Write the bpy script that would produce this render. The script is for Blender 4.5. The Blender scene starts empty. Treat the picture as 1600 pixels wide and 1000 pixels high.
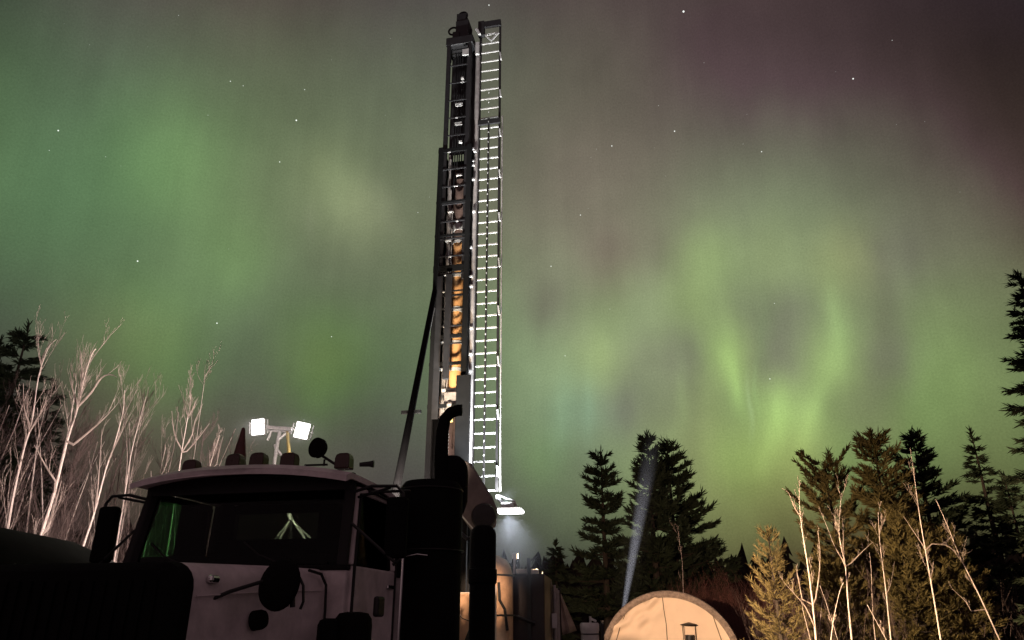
import bpy, math, random
import numpy as np
from mathutils import Vector, Matrix, Quaternion
R = math.radians
random.seed(7)
S = bpy.context.scene
COL = S.collection

# ---------------------------------------------------------------- camera
PITCH = R(22); CAMZ = 1.65; FPX = 1155.0
cam = bpy.data.objects.new('camera', bpy.data.cameras.new('camera'))
COL.objects.link(cam); S.camera = cam
cam.location = (0, 0, CAMZ); cam.rotation_euler = (R(90) + PITCH, 0, 0)
cam.data.sensor_width = 36; cam.data.lens = 36 * FPX / 1600
cam.data.clip_start = .05; cam.data.clip_end = 2000
CP, SP = math.cos(PITCH), math.sin(PITCH)

def at(px, py, Y):
    """the point of the place that stands Y metres ahead in the direction of that pixel of the photograph"""
    x = (px - 800) / FPX; y = (500 - py) / FPX
    d = Vector((x, CP - y * SP, SP + y * CP)); t = Y / d.y
    return Vector((d.x * t, Y, CAMZ + d.z * t))

# ---------------------------------------------------------------- view, sampling
S.view_settings.view_transform = 'Standard'; S.view_settings.look = 'None'
S.view_settings.exposure = 0; S.view_settings.gamma = 1
S.cycles.max_bounces = 6; S.cycles.diffuse_bounces = 2; S.cycles.glossy_bounces = 3
S.cycles.transparent_max_bounces = 12; S.cycles.transmission_bounces = 6; S.cycles.volume_bounces = 0
S.cycles.sample_clamp_indirect = 3; S.cycles.use_denoising = True
S.cycles.caustics_reflective = False; S.cycles.caustics_refractive = False

# ---------------------------------------------------------------- night sky with aurora and stars
BLOBS = """-46.5,38.0,9.46,-0.0187,-0.0054,-0.0052
-44.0,30.8,9.46,0.0180,0.0348,0.0064
-41.6,23.1,9.46,0.0422,0.0861,0.0311
-39.5,15.1,9.46,-0.0248,-0.0428,-0.0072
-37.5,7.1,9.46,-0.0339,-0.0299,-0.0177
-35.7,-0.5,9.46,0.0137,0.0234,0.0026
-37.0,42.2,9.46,0.0209,0.0014,0.0112
-34.6,34.3,9.46,0.0345,0.0613,0.0342
-32.4,25.7,9.46,0.0030,0.0506,0.0145
-30.5,16.7,9.46,0.0599,0.0617,0.0280
-28.8,7.8,9.46,0.0233,0.0129,0.0063
-27.2,-0.5,9.46,-0.0244,-0.0257,-0.0070
-24.3,46.0,9.46,0.0230,-0.0099,0.0091
-22.5,37.5,9.46,0.0389,0.0735,0.0306
-20.9,28.1,9.46,0.0773,0.0985,0.0392
-19.5,18.2,9.46,0.0053,-0.0047,0.0298
-18.2,8.5,9.46,0.0471,0.0565,0.0173
-17.1,-0.5,9.46,-0.0282,-0.0303,-0.0186
-8.6,48.3,9.46,0.0213,0.0011,0.0177
-7.8,39.4,9.46,0.0492,0.0746,0.0398
-7.2,29.5,9.46,0.0824,0.0911,0.0527
-6.7,19.1,9.46,0.0217,0.0633,0.0132
-6.3,8.9,9.46,0.0232,-0.0037,0.0262
-5.9,-0.6,9.46,-0.0001,0.0225,-0.0049
8.6,48.3,9.46,0.0268,0.0037,0.0173
7.8,39.4,9.46,0.0458,0.0634,0.0298
7.2,29.5,9.46,0.0865,0.0445,0.0508
6.7,19.1,9.46,0.2026,0.2923,0.1431
6.3,8.9,9.46,0.0595,0.0903,0.0384
5.9,-0.6,9.46,-0.0553,-0.0780,-0.0328
24.3,46.0,9.46,0.0282,0.0483,0.0166
22.5,37.5,9.46,0.0045,-0.0450,0.0010
20.9,28.1,9.46,0.0999,0.1529,0.0741
19.5,18.2,9.46,0.0970,0.1347,0.0411
18.2,8.5,9.46,0.1486,0.1708,0.0457
17.1,-0.5,9.46,-0.0574,-0.0756,-0.0250
37.0,42.2,9.46,0.0094,0.0116,0.0092
34.6,34.3,9.46,-0.0156,-0.0221,-0.0179
32.4,25.7,9.46,0.0639,0.0606,0.0497
30.5,16.7,9.46,0.0897,0.1478,0.0501
28.8,7.8,9.46,0.0082,-0.0268,-0.0111
27.2,-0.5,9.46,-0.0630,-0.0668,-0.0194
46.5,38.0,9.46,0.0026,0.0072,0.0078
44.0,30.8,9.46,-0.0082,0.0011,-0.0114
41.6,23.1,9.46,-0.0166,-0.0656,-0.0158
39.5,15.1,9.46,0.0478,0.0864,0.0220
37.5,7.1,9.46,0.0150,0.0361,0.0059
35.7,-0.5,9.46,0.0128,0.0168,0.0008
8.3,26.7,2.55,-0.0452,-0.0801,-0.0359
12.5,26.4,2.55,-0.0234,-0.0425,-0.0152
16.2,26.0,2.55,0.0330,0.0624,0.0040
21.2,25.4,2.55,0.0107,0.0085,-0.0035
26.7,24.4,2.55,0.0578,0.0530,0.0099
30.1,23.7,2.55,-0.0258,-0.0507,-0.0060
34.1,22.8,2.55,0.0110,0.0062,0.0085
3.2,23.0,2.55,-0.0596,-0.1008,-0.0387
8.0,22.8,2.55,-0.0524,-0.0579,-0.0450
14.8,22.3,2.55,0.0077,0.0203,-0.0126
18.7,21.9,2.55,-0.0431,-0.0720,-0.0149
22.5,21.4,2.55,-0.0651,-0.1151,-0.0204
25.6,20.9,2.55,0.0241,0.0421,0.0110
28.2,20.5,2.55,-0.0430,-0.0760,-0.0177
31.4,19.9,2.55,-0.0042,-0.0008,-0.0046
6.8,18.9,2.55,0.0042,-0.0046,-0.0260
10.4,18.7,2.55,-0.0584,-0.0951,-0.0334
13.4,18.5,2.55,-0.0230,-0.0517,-0.0074
15.3,18.4,2.55,-0.0852,-0.1403,-0.0217
17.3,18.2,2.55,0.1222,0.2246,0.0239
19.6,18.0,2.55,-0.0774,-0.1429,-0.0128
21.9,17.7,2.55,-0.0330,-0.0664,0.0007
24.6,17.4,2.55,0.0639,0.1135,0.0231
27.9,16.9,2.55,-0.0568,-0.1093,-0.0098
31.1,16.4,2.55,-0.0043,0.0128,-0.0068
5.1,15.0,2.55,-0.0339,-0.0276,0.0108
9.1,14.9,2.55,-0.0844,-0.1417,-0.0344
13.0,14.7,2.55,-0.0486,-0.0796,-0.0218
15.9,14.5,2.55,0.0376,0.0458,0.0150
17.8,14.4,2.55,-0.1030,-0.1277,-0.0338
20.1,14.2,2.55,0.0968,0.1698,0.0406
22.7,14.0,2.55,0.0163,0.0468,0.0159
25.7,13.7,2.55,-0.0273,-0.0458,-0.0003
29.7,13.2,2.55,0.0060,0.0362,0.0059
2.5,11.2,2.55,0.0085,0.0420,-0.0011
5.0,11.2,2.55,-0.0289,-0.0527,-0.0122
13.6,10.9,2.55,-0.0269,-0.0476,-0.0135
17.3,10.7,2.55,0.0489,0.1050,0.0148
21.3,10.5,2.55,0.0307,0.0417,0.0105
24.7,10.2,2.55,0.0030,0.0485,0.0135
29.0,9.8,2.55,0.0034,0.0273,0.0076
-28.5,30.9,4.84,0.0348,0.0812,0.0147
-22.5,24.7,3.96,0.0384,0.0961,0.0157
-28.3,18.7,4.18,0.0181,0.0729,0.0018
-24.6,17.4,3.96,-0.0019,0.0413,-0.0083
-15.3,18.4,4.40,0.0233,0.1029,-0.0160"""
STREAKS = [  # px, py, half-width px, half-length px, tilt deg, colour
    (1190, 520, 10, 60, 4, (.0, .012, .0)), (1171, 635, 5, 46, 9, (.055, .075, .045)), (1185, 600, 4, 50, 9, (.02, .04, .015)),
    (1143, 575, 15, 62, -4, (.05, .09, .022)), (1150, 620, 11, 40, 2, (.05, .09, .02)), (1212, 635, 13, 55, 7, (.055, .095, .022)), (1200, 690, 16, 50, 14, (.05, .08, .02)),
    (1312, 500, 17, 60, 2, (.05, .09, .025)), (1306, 570, 22, 45, 16, (.045, .075, .02)), (1278, 625, 18, 50, 30, (.045, .075, .02)), (1250, 690, 18, 60, 20, (.04, .06, .015)),
    (1062, 625, 13, 75, 5, (.03, .05, .015)), (1045, 700, 9, 60, 6, (.02, .03, .01)),
    (873, 640, 16, 80, 6, (.02, .04, .025)), (915, 640, 14, 70, 4, (.015, .035, .025)), (1105, 450, 22, 60, 2, (.03, .045, .015)), (940, 545, 26, 40, 20, (.02, .035, .008)),
    (1225, 440, 40, 40, 0, (.025, .035, .012)), (1235, 560, 26, 50, 0, (.02, .03, .01)), (1376, 500, 14, 60, 8, (-.008, -.012, -.006)), (1440, 560, 20, 70, 12, (.015, .03, .006)), (1500, 600, 22, 70, 10, (.012, .022, .006)), (1410, 430, 16, 60, 4, (.018, .026, .01)), (1090, 590, 18, 60, -2, (-.018, -.025, -.010)),
    (985, 615, 18, 60, 4, (-.014, -.022, -.009)), (843, 505, 11, 60, 6, (-.012, -.018, -.009)), (1185, 560, 12, 50, 4, (-.013, -.018, -.009)),
    (1028, 405, 20, 60, 0, (-.01, -.016, -.006)), (525, 305, 62, 78, -12, (.060, .075, .034)), (560, 330, 62, 50, 10, (.060, .066, .032)), (230, 520, 90, 50, 0, (.010, -.012, .004)), (505, 555, 70, 50, 0, (.008, -.018, .004)),
    (606, 325, 26, 45, -30, (.022, .020, .016)), (482, 345, 14, 34, 0, (.016, .013, .012)), (500, 260, 30, 40, 5, (.012, .012, .004))]
STARS = [(1068,18,2.2),(1333,123,1.8),(463,188,1.9),(437,253,1.5),(956,228,1.6),(1054,205,1.7),(1190,237,1.5),(91,204,1.7),(77,235,1.1),(165,245,1.0),
    (215,408,1.8),(339,505,1.7),(360,127,1.4),(380,134,1.2),(476,140,1.3),(279,24,1.0),(907,336,1.5),(861,416,1.5),(883,556,1.3),(1203,592,1.5),
    (1210,474,1.2),(518,526,1.4),(653,332,1.2),(1394,63,1.1),(932,233,.9),(1029,165,1.0),(671,308,.9),(325,180,1.0),(953,483,1.0),(1100,98,.9),(1161,225,.9),
    (1278,478,.8),(764,8,1.6),(1445,190,.8),(610,60,.8),(140,70,.8),(1500,300,.8),(602,180,.8),(575,250,.8),(1040,275,.8)] + [(random.uniform(0, 1600), random.uniform(0, 620), random.uniform(.55, .85)) for _ in range(22)]

def azel(px, py):
    v = at(px, py, 1) - Vector((0, 0, CAMZ)); v.normalize()
    return math.degrees(math.atan2(v.x, v.y)), math.degrees(math.asin(v.z))

W = bpy.data.worlds.new('World'); S.world = W; W.use_nodes = True
nt = W.node_tree; N = nt.nodes; Lk = nt.links; N.clear()
def vm(op, a, b=None, c=None):
    n = N.new('ShaderNodeVectorMath'); n.operation = op
    for k, v in enumerate((a, b, c)):
        if v is None: continue
        if hasattr(v, 'is_linked'): Lk.new(v, n.inputs[k])
        else: n.inputs[k].default_value = v
    return n.outputs['Value'] if op in ('DOT_PRODUCT', 'DISTANCE', 'LENGTH') else n.outputs['Vector']
def ma(op, a, b=None, c=None, clamp=False):
    n = N.new('ShaderNodeMath'); n.operation = op; n.use_clamp = clamp
    for k, v in enumerate((a, b, c)):
        if v is None: continue
        if hasattr(v, 'is_linked'): Lk.new(v, n.inputs[k])
        else: n.inputs[k].default_value = v
    return n.outputs[0]
tc = N.new('ShaderNodeTexCoord')
D = vm('NORMALIZE', tc.outputs['Generated'])
sx = N.new('ShaderNodeSeparateXYZ'); Lk.new(D, sx.inputs[0])
AZ = ma('MULTIPLY', ma('ARCTAN2', sx.outputs[0], sx.outputs[1]), 57.29578)
EL = ma('MULTIPLY', ma('ARCSINE', sx.outputs[2]), 57.29578)
cx = N.new('ShaderNodeCombineXYZ'); Lk.new(AZ, cx.inputs[0]); Lk.new(EL, cx.inputs[1])
UV0 = cx.outputs[0]
# slow warp, so that the curtains have ragged edges
def noise(vec, scale, detail=2.0, rough=.5):
    n = N.new('ShaderNodeTexNoise'); n.inputs['Scale'].default_value = scale
    n.inputs['Detail'].default_value = detail; n.inputs['Roughness'].default_value = rough
    Lk.new(vec, n.inputs['Vector']); return n
wn = noise(vm('MULTIPLY', UV0, (1, .45, 1)), .22, 3)
UV = vm('ADD', UV0, vm('MULTIPLY', vm('SUBTRACT', wn.outputs['Color'], (.5, .5, .5)), (2.6, 2.6, 0)))
acc = None
E1 = math.exp(-1)
def blob(uv, c, inv, col):
    global acc
    off = (-c[0] * inv[0], -c[1] * inv[1], 0)
    q = vm('MULTIPLY_ADD', uv, inv, off)
    w = ma('POWER', E1, vm('DOT_PRODUCT', q, q))
    acc = vm('MULTIPLY_ADD', w, col, acc if acc is not None else (.022, .015, .018))
UVk = UV
for i, ln in enumerate(BLOBS.split('\n')):
    a, e, s, r, g, b = map(float, ln.split(','))
    if i % 14 == 13: UVk = vm('MULTIPLY_ADD', acc, (1e-7,) * 3, UV)     # keeps the evaluation in order
    blob(UVk, (a, e), (1 / s, 1 / s, 0), (r, g, b))
# added reddish glow in the unseen sky behind and overhead, lifts the cab paint
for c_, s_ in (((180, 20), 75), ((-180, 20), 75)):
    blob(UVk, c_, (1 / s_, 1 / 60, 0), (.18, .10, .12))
for i, (px, py, hw, hl, tilt, col) in enumerate(STREAKS):
    if i % 5 == 0: UVk = vm('MULTIPLY_ADD', acc, (1e-7,) * 3, UV)
    a, e = azel(px, py); k = .045
    ca, sa = math.cos(R(tilt)), math.sin(R(tilt))
    # rotate about the streak's centre: long axis runs up, leaning right by tilt
    q0 = vm('SUBTRACT', UVk, (a, e, 0))
    u = vm('DOT_PRODUCT', q0, (ca / (hw * k), -sa / (hw * k), 0))
    v = vm('DOT_PRODUCT', q0, (sa / (hl * k), ca / (hl * k), 0))
    w = ma('POWER', E1, ma('ADD', ma('MULTIPLY', u, u), ma('MULTIPLY', v, v)))
    acc = vm('MULTIPLY_ADD', w, col, acc)
sr = N.new('ShaderNodeSeparateXYZ'); Lk.new(acc, sr.inputs[0])
fl = N.new('ShaderNodeCombineXYZ'); fl.inputs[0].default_value = .004
Lk.new(ma('MULTIPLY', sr.outputs[0], .66), fl.inputs[1]); Lk.new(ma('MULTIPLY', sr.outputs[0], .35), fl.inputs[2])
acc = vm('MAXIMUM', acc, fl.outputs[0])     # no hue stronger than a dull rose
rays = noise(vm('MULTIPLY', UV0, (1, .10, 1)), .55, 3, .55)
soft = noise(UV0, .16, 4, .55)
fine = noise(UV0, 7.0, 2, .8)
acc = vm('MAXIMUM', vm('ADD', vm('MULTIPLY', acc, (1.03, 1.02, 1.04)), vm('MULTIPLY', vm('DOT_PRODUCT', acc, (.3, .59, .11)), (.01,) * 3)), (.003,) * 3)
mod = ma('MULTIPLY_ADD', rays.outputs['Fac'], .18, .91)
mod = ma('MULTIPLY', mod, ma('MULTIPLY_ADD', soft.outputs['Fac'], .44, .78))
mod = ma('MULTIPLY', mod, ma('MULTIPLY_ADD', fine.outputs['Fac'], .52, .74))
acc = vm('MULTIPLY', acc, mod)
Dk = D
for i, (px, py, r) in enumerate(STARS):
    if i % 14 == 0: Dk = vm('MULTIPLY_ADD', acc, (1e-9,) * 3, D)
    v = at(px, py, 1) - Vector((0, 0, CAMZ)); v.normalize()
    d = vm('DISTANCE', Dk, tuple(v))
    k = ma('MULTIPLY_ADD', d, -1.0 / (.00062 * r), 1.0, clamp=True)
    b = .55 * r * r
    acc = vm('MULTIPLY_ADD', k, (b * .95, b * 1.0, b * .95), acc)
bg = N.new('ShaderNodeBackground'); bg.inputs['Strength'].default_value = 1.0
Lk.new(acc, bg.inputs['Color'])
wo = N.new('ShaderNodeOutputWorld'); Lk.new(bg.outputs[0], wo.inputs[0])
W.cycles.sampling_method = 'MANUAL'; W.cycles.sample_map_resolution = 256

# lamps, seen and added (powers in watts; built further down)
TOWER_W, RIG_LEFT_W, RIG_RIGHT_W, LED_W, MAST_W, BEAM_W = 160, 6000, 8700, 420, 4600, 34000
WARM = (1.0, .66, .43); PINK = (1.0, .83, .76); COLD = (.90, .95, 1.0)

# ---------------------------------------------------------------- materials
MATS = {}
def mat(name, col, rough=.6, metal=0.0, var=.25, scale=6.0, bump=0.0, col2=None, spec=.5, emit=None, stretch=None):
    if name in MATS: return MATS[name]
    m = bpy.data.materials.new(name); m.use_nodes = True; t = m.node_tree; b = t.nodes['Principled BSDF']
    tcx = t.nodes.new('ShaderNodeTexCoord'); n = t.nodes.new('ShaderNodeTexNoise')
    n.inputs['Scale'].default_value = scale; n.inputs['Detail'].default_value = 5; n.inputs['Roughness'].default_value = .65
    if stretch:
        mp = t.nodes.new('ShaderNodeMapping'); mp.inputs['Scale'].default_value = stretch
        t.links.new(tcx.outputs['Object'], mp.inputs[0]); t.links.new(mp.outputs[0], n.inputs['Vector'])
    else: t.links.new(tcx.outputs['Object'], n.inputs['Vector'])
    r = t.nodes.new('ShaderNodeValToRGB'); e = r.color_ramp.elements
    c2 = col2 or tuple(max(0, c * (1 - var)) for c in col); c1 = tuple(min(1, c * (1 + var * .4)) for c in col)
    e[0].position = .32; e[0].color = (*c2, 1); e[1].position = .68; e[1].color = (*c1, 1)
    t.links.new(n.outputs['Fac'], r.inputs[0]); t.links.new(r.outputs[0], b.inputs['Base Color'])
    b.inputs['Metallic'].default_value = metal; b.inputs['Specular IOR Level'].default_value = spec
    rr = t.nodes.new('ShaderNodeMapRange'); rr.inputs['To Min'].default_value = max(.05, rough - .12); rr.inputs['To Max'].default_value = min(1, rough + .12)
    t.links.new(n.outputs['Fac'], rr.inputs['Value']); t.links.new(rr.outputs[0], b.inputs['Roughness'])
    if bump:
        bn = t.nodes.new('ShaderNodeBump'); bn.inputs['Strength'].default_value = bump; bn.inputs['Distance'].default_value = .02
        t.links.new(n.outputs['Fac'], bn.inputs['Height']); t.links.new(bn.outputs[0], b.inputs['Normal'])
    if emit:
        b.inputs['Emission Color'].default_value = (*emit[0], 1); b.inputs['Emission Strength'].default_value = emit[1]
    MATS[name] = m; return m

def glass(name, tint=(.9, .95, .92), ior=1.3):
    m = bpy.data.materials.new(name); m.use_nodes = True; t = m.node_tree; t.nodes.clear()
    tr = t.nodes.new('ShaderNodeBsdfTransparent'); tr.inputs[0].default_value = (*tint, 1)
    gl = t.nodes.new('ShaderNodeBsdfGlossy'); gl.inputs['Roughness'].default_value = .05
    fr = t.nodes.new('ShaderNodeFresnel'); fr.inputs['IOR'].default_value = ior
    mx = t.nodes.new('ShaderNodeMixShader'); o = t.nodes.new('ShaderNodeOutputMaterial')
    t.links.new(fr.outputs[0], mx.inputs[0]); t.links.new(tr.outputs[0], mx.inputs[1]); t.links.new(gl.outputs[0], mx.inputs[2]); t.links.new(mx.outputs[0], o.inputs[0])
    return m

M_paint = mat('truck_paint', (.80, .72, .72), .55, 0, .32, 3.5, .03)
M_black = mat('black_metal', (.012, .012, .013), .55, 0, .4, 9)
M_flat = mat('dull_black', (.006, .006, .006), .85, 0, .3, 5, spec=.1)
M_rubber = mat('black_rubber', (.014, .014, .014), .85, 0, .3, 14)
M_dark = mat('dark_interior', (.008, .008, .008), .9, 0, .3, 5)
M_rig = mat('rig_steel', (.022, .020, .020), .5, .25, .45, 7, .05)
M_rigpale = mat('rig_pale_steel', (.42, .39, .37), .45, .35, .35, 7, .05)
M_galv = mat('galvanised', (.62, .62, .60), .42, .35, .25, 12)
M_chrome = mat('chrome', (.7, .7, .7), .18, 1, .1, 4)
M_tan = mat('tan_paint', (.60, .32, .13), .5, 0, .18, 2.5, .02)
M_amber = mat('amber_lens', (.05, .02, .013), .3, 0, .2, 8)
M_cone = mat('cone_red', (.11, .032, .026), .6, 0, .3, 8)
M_yellow = mat('yellow_paint', (.38, .30, .10), .5, 0, .25, 8)
M_led = mat('lit_led', (.9, .9, .9), .4, 0, .02, 4, emit=((1, .98, .95), 9))
M_led2 = mat('lit_work_led', (.9, .9, .9), .4, 0, .02, 4, emit=((1, .99, .97), 14))
M_hid = mat('lit_lens', (.9, .85, .75), .4, 0, .02, 4, emit=((1, .75, .45), 12))
M_glassw = glass('windscreen_glass', (.52, .55, .52), 1.2)
M_glassg = glass('green_glass', (.34, .66, .40), 1.04)
M_glassd = glass('dark_door_glass', (.16, .17, .15), 1.06)
M_tankp = mat('tan_tank_paint', (.56, .36, .22), .42, .1, .3, 5, .06)
M_trailer = mat('maroon_trailer_paint', (.022, .012, .013), .6, 0, .4, 3, .03)
M_white = mat('white_plastic', (.72, .70, .68), .5, 0, .15, 6)
M_tarp = mat('tan_tarp', (.42, .33, .27), .85, 0, .3, 5, .3)
M_canvas = mat('tent_canvas', (.82, .65, .48), .85, 0, .07, 1.6, .15)
M_trim = mat('tent_trim', (.30, .235, .19), .8, 0, .45, 9, .4)
M_seam = mat('tent_seam', (.13, .09, .06), .9, 0, .3, 9)
M_soil = mat('soil', (.05, .04, .032), .95, 0, .4, .8, .5)
M_bark = mat('birch_bark', (.72, .60, .54), .8, 0, .5, 3, .2, stretch=(5, 5, 16))
_r = [n_ for n_ in M_bark.node_tree.nodes if n_.type == 'VALTORGB'][0].color_ramp.elements; _r[0].position = .30; _r[1].position = .42     # dark bands and scars
M_twigb = mat('birch_twigs', (.50, .40, .35), .85, 0, .3, 5)
M_bark2 = mat('conifer_bark', (.045, .032, .024), .9, 0, .4, 6, .3)
M_twig = mat('brush_twigs', (.15, .105, .095), .85, 0, .3, 5)
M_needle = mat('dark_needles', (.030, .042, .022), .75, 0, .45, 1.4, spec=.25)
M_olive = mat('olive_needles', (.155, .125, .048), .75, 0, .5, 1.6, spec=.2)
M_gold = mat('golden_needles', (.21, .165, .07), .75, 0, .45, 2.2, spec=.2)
M_wood = mat('far_wood', (.028, .022, .018), .9, 0, .5, .2, spec=.1)

# ---------------------------------------------------------------- mesh helpers
class MB:
    def __init__(s): s.v = []; s.f = []
    def add(s, vs, fs):
        o = len(s.v); s.v.extend(tuple(v) for v in vs); s.f.extend(tuple(i + o for i in f) for f in fs)
    def box(s, c, size, rot=None):
        hx, hy, hz = size[0] / 2, size[1] / 2, size[2] / 2; c = Vector(c)
        vs = [Vector((x, y, z)) for x in (-hx, hx) for y in (-hy, hy) for z in (-hz, hz)]
        if rot: vs = [rot @ v for v in vs]
        s.add([c + v for v in vs], [(0, 1, 3, 2), (4, 6, 7, 5), (0, 4, 5, 1), (2, 3, 7, 6), (0, 2, 6, 4), (1, 5, 7, 3)]); return s
    def bar(s, p, q, w, d=None):
        p, q = Vector(p), Vector(q); d = d or w; ax = (q - p); L = ax.length
        rot = ax.to_track_quat('Z', 'Y').to_matrix()
        return s.box((p + q) / 2, (w, d, L), rot)
    def tube(s, pts, rad, n=10, cap=True):
        pts = [Vector(p) for p in pts]; m = len(pts)
        if not hasattr(rad, '__len__'): rad = [rad] * m
        o = len(s.v); up = None
        for i, p in enumerate(pts):
            t = (pts[min(i + 1, m - 1)] - pts[max(i - 1, 0)])
            if t.length < 1e-9: t = Vector((0, 0, 1))
            t.normalize()
            if up is None:
                up = Vector((0, 0, 1)).cross(t) if abs(t.z) < .95 else Vector((1, 0, 0)).cross(t)
            up = (up - t * up.dot(t)); up.normalize(); w = t.cross(up)
            for k in range(n):
                a = 2 * math.pi * k / n; s.v.append(tuple(p + (up * math.cos(a) + w * math.sin(a)) * rad[i]))
        for i in range(m - 1):
            for k in range(n):
                a = o + i * n + k; b = o + i * n + (k + 1) % n; s.f.append((a, b, b + n, a + n))
        if cap:
            s.f.append(tuple(o + k for k in reversed(range(n)))); s.f.append(tuple(o + (m - 1) * n + k for k in range(n)))
        return s
    def cyl(s, p, q, r, r2=None, n=20): return s.tube([p, q], [r, r if r2 is None else r2], n)
    def lathe(s, prof, c=(0, 0, 0), n=24):
        c = Vector(c); o = len(s.v); m = len(prof)
        for (r, z) in prof:
            for k in range(n):
                a = 2 * math.pi * k / n; s.v.append((c.x + r * math.cos(a), c.y + r * math.sin(a), c.z + z))
        for i in range(m - 1):
            for k in range(n):
                a = o + i * n + k; b = o + i * n + (k + 1) % n; s.f.append((a, b, b + n, a + n))
        s.f.append(tuple(o + k for k in reversed(range(n)))); s.f.append(tuple(o + (m - 1) * n + k for k in range(n))); return s
    def prism(s, poly, off):
        off = Vector(off); n = len(poly); P = [Vector(p) for p in poly]
        s.add(P + [p + off for p in P], [tuple(range(n - 1, -1, -1)), tuple(range(n, 2 * n))] + [(i, (i + 1) % n, (i + 1) % n + n, i + n) for i in range(n)]); return s
    def loft(s, secs):
        n = len(secs[0]); o = len(s.v)
        for sec in secs: s.v.extend(tuple(p) for p in sec)
        for i in range(len(secs) - 1):
            for k in range(n):
                a = o + i * n + k; b = o + i * n + (k + 1) % n; s.f.append((a, b, b + n, a + n))
        s.f.append(tuple(o + k for k in reversed(range(n)))); s.f.append(tuple(o + (len(secs) - 1) * n + k for k in range(n))); return s
    def build(s, name, m, parent=None, smooth=False, bevel=0, label=None):
        me = bpy.data.meshes.new(name); me.from_pydata(s.v, [], s.f); me.materials.append(m); me.update()
        if smooth:
            me.polygons.foreach_set('use_smooth', [True] * len(me.polygons))
            try: me.set_sharp_from_angle(angle=R(40))
            except Exception: pass
        o = bpy.data.objects.new(name, me); COL.objects.link(o)
        if parent: o.parent = parent
        if bevel:
            b = o.modifiers.new('bevel', 'BEVEL'); b.width = bevel; b.segments = 2; b.limit_method = 'ANGLE'; b.angle_limit = R(35)
        if label: o['label'] = label
        return o
def tag(o, label=None, cat=None, group=None, kind=None):
    if label: o['label'] = label
    if cat: o['category'] = cat
    if group: o['group'] = group
    if kind: o['kind'] = kind
    return o
def thing(name, label, cat, loc=(0, 0, 0), rz=0, group=None):
    o = bpy.data.objects.new(name, None); COL.objects.link(o); o.location = loc; o.rotation_euler = (0, 0, rz)
    o.empty_display_size = .3
    return tag(o, label, cat, group)
def lamp(name, kind, loc, aim, power, col, parent=None, size=.1, spot=120, blend=.6):
    l = bpy.data.lights.new(name, kind); l.energy = power; l.color = col
    if kind == 'SPOT': l.spot_size = R(spot); l.spot_blend = blend; l.shadow_soft_size = size
    elif kind == 'POINT': l.shadow_soft_size = size
    elif kind == 'AREA': l.size = size
    o = bpy.data.objects.new(name, l); COL.objects.link(o); o.location = loc
    o.rotation_euler = (Vector(aim) - Vector(loc)).to_track_quat('-Z', 'Y').to_euler()
    if parent: o.parent = parent
    return o

# ---------------------------------------------------------------- ground
g = MB(); n = 60
for i in range(n + 1):
    for j in range(n + 1):
        x = (i / n - .5) * 500; y = (j / n - .5) * 500
        g.v.append((x, y, .25 * math.sin(x * .13 + 1) * math.sin(y * .11) * min(1, max(0, (math.hypot(x, y - 12) - 26) / 40))))
for i in range(n):
    for j in range(n):
        a = i * (n + 1) + j; g.f.append((a, a + n + 1, a + n + 2, a + 1))
tag(g.build('ground', M_soil, smooth=True), kind='structure')

# ---------------------------------------------------------------- drill truck (local x: towards its left side, y: towards its tail)
YAW = R(-12); C0 = Vector((-2.44, 6.55, 0))
truck = thing('drill_truck', 'white conventional truck with a tall upright drilling mast and ladder on its tail', 'drill truck', C0, YAW)
RI = Matrix.Rotation(-YAW, 3, 'Z')
def T(px, py, Y): return RI @ (at(px, py, Y) - C0)
V = Vector
# --- cab shell
cab = MB(); XO = .07; HC = 1.03
cab.box((XO, .70, 1.52), (HC * 2, 1.30, 1.0))                       # lower body
cabo = cab.build('cab', M_paint, truck, bevel=.02)
wf = MB()
wf.loft([[V((XO - HC, .07, 2.02)), V((XO + HC, .07, 2.02)), V((XO + HC, .30, 2.02)), V((XO - HC, .30, 2.02))],
         [V((XO - HC, .0, 2.06)), V((XO + HC, .0, 2.06)), V((XO + HC, .30, 2.06)), V((XO - HC, .30, 2.06))]])   # cowl lip
for s in (-1, 1): wf.bar((XO + s * (HC - .03), .03, 2.04), (XO + s * (HC - .07), .17, 2.76), .085, .10)   # front pillars
wf.build('windshield_frame', M_rubber, truck, bevel=.015)
bw = MB()
for s in (-1, 1): bw.bar((XO + s * (HC - .06), 1.28, 2.02), (XO + s * (HC - .10), 1.26, 2.76), .14, .16)    # rear pillars
bw.box((0.02, 1.31, 2.20), (1.86, .06, .36)); bw.box((.61, 1.31, 2.56), (.80, .058, .36)); bw.box((-.82, 1.31, 2.56), (.18, .058, .36))
bw.box((-.26, 1.31, 2.71), (1.0, .056, .09)); bw.build('back_wall', M_dark, truck)   # back wall round its window
# --- roof: crowned shell with a visor that droops at its corners
secs = []
for (y, hw, z0, crown) in ((-.10, 1.03, 2.765, .075), (-.02, 1.04, 2.80, .085), (.20, 1.04, 2.80, .105), (.8, 1.02, 2.80, .12), (1.25, .98, 2.78, .10), (1.40, .94, 2.72, .07)):
    top = []; bot = []
    for k in range(13):
        u = -1 + 2 * k / 12; zz = z0 + crown * (1 - abs(u) ** 2.4); yy = y - .10 * (1 - u * u) * (1 if y < .1 else 0)
        top.append(V((XO + u * hw, yy, zz))); bot.append(V((XO + u * hw, yy, zz - .05)))
    secs.append(top + bot[::-1])
rf = MB().loft(secs); rf.build('roof', M_paint, truck, smooth=True)
MB().box((XO, .13, 2.755), (2.0, .05, .14)).build('visor_header', M_black, truck)
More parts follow.
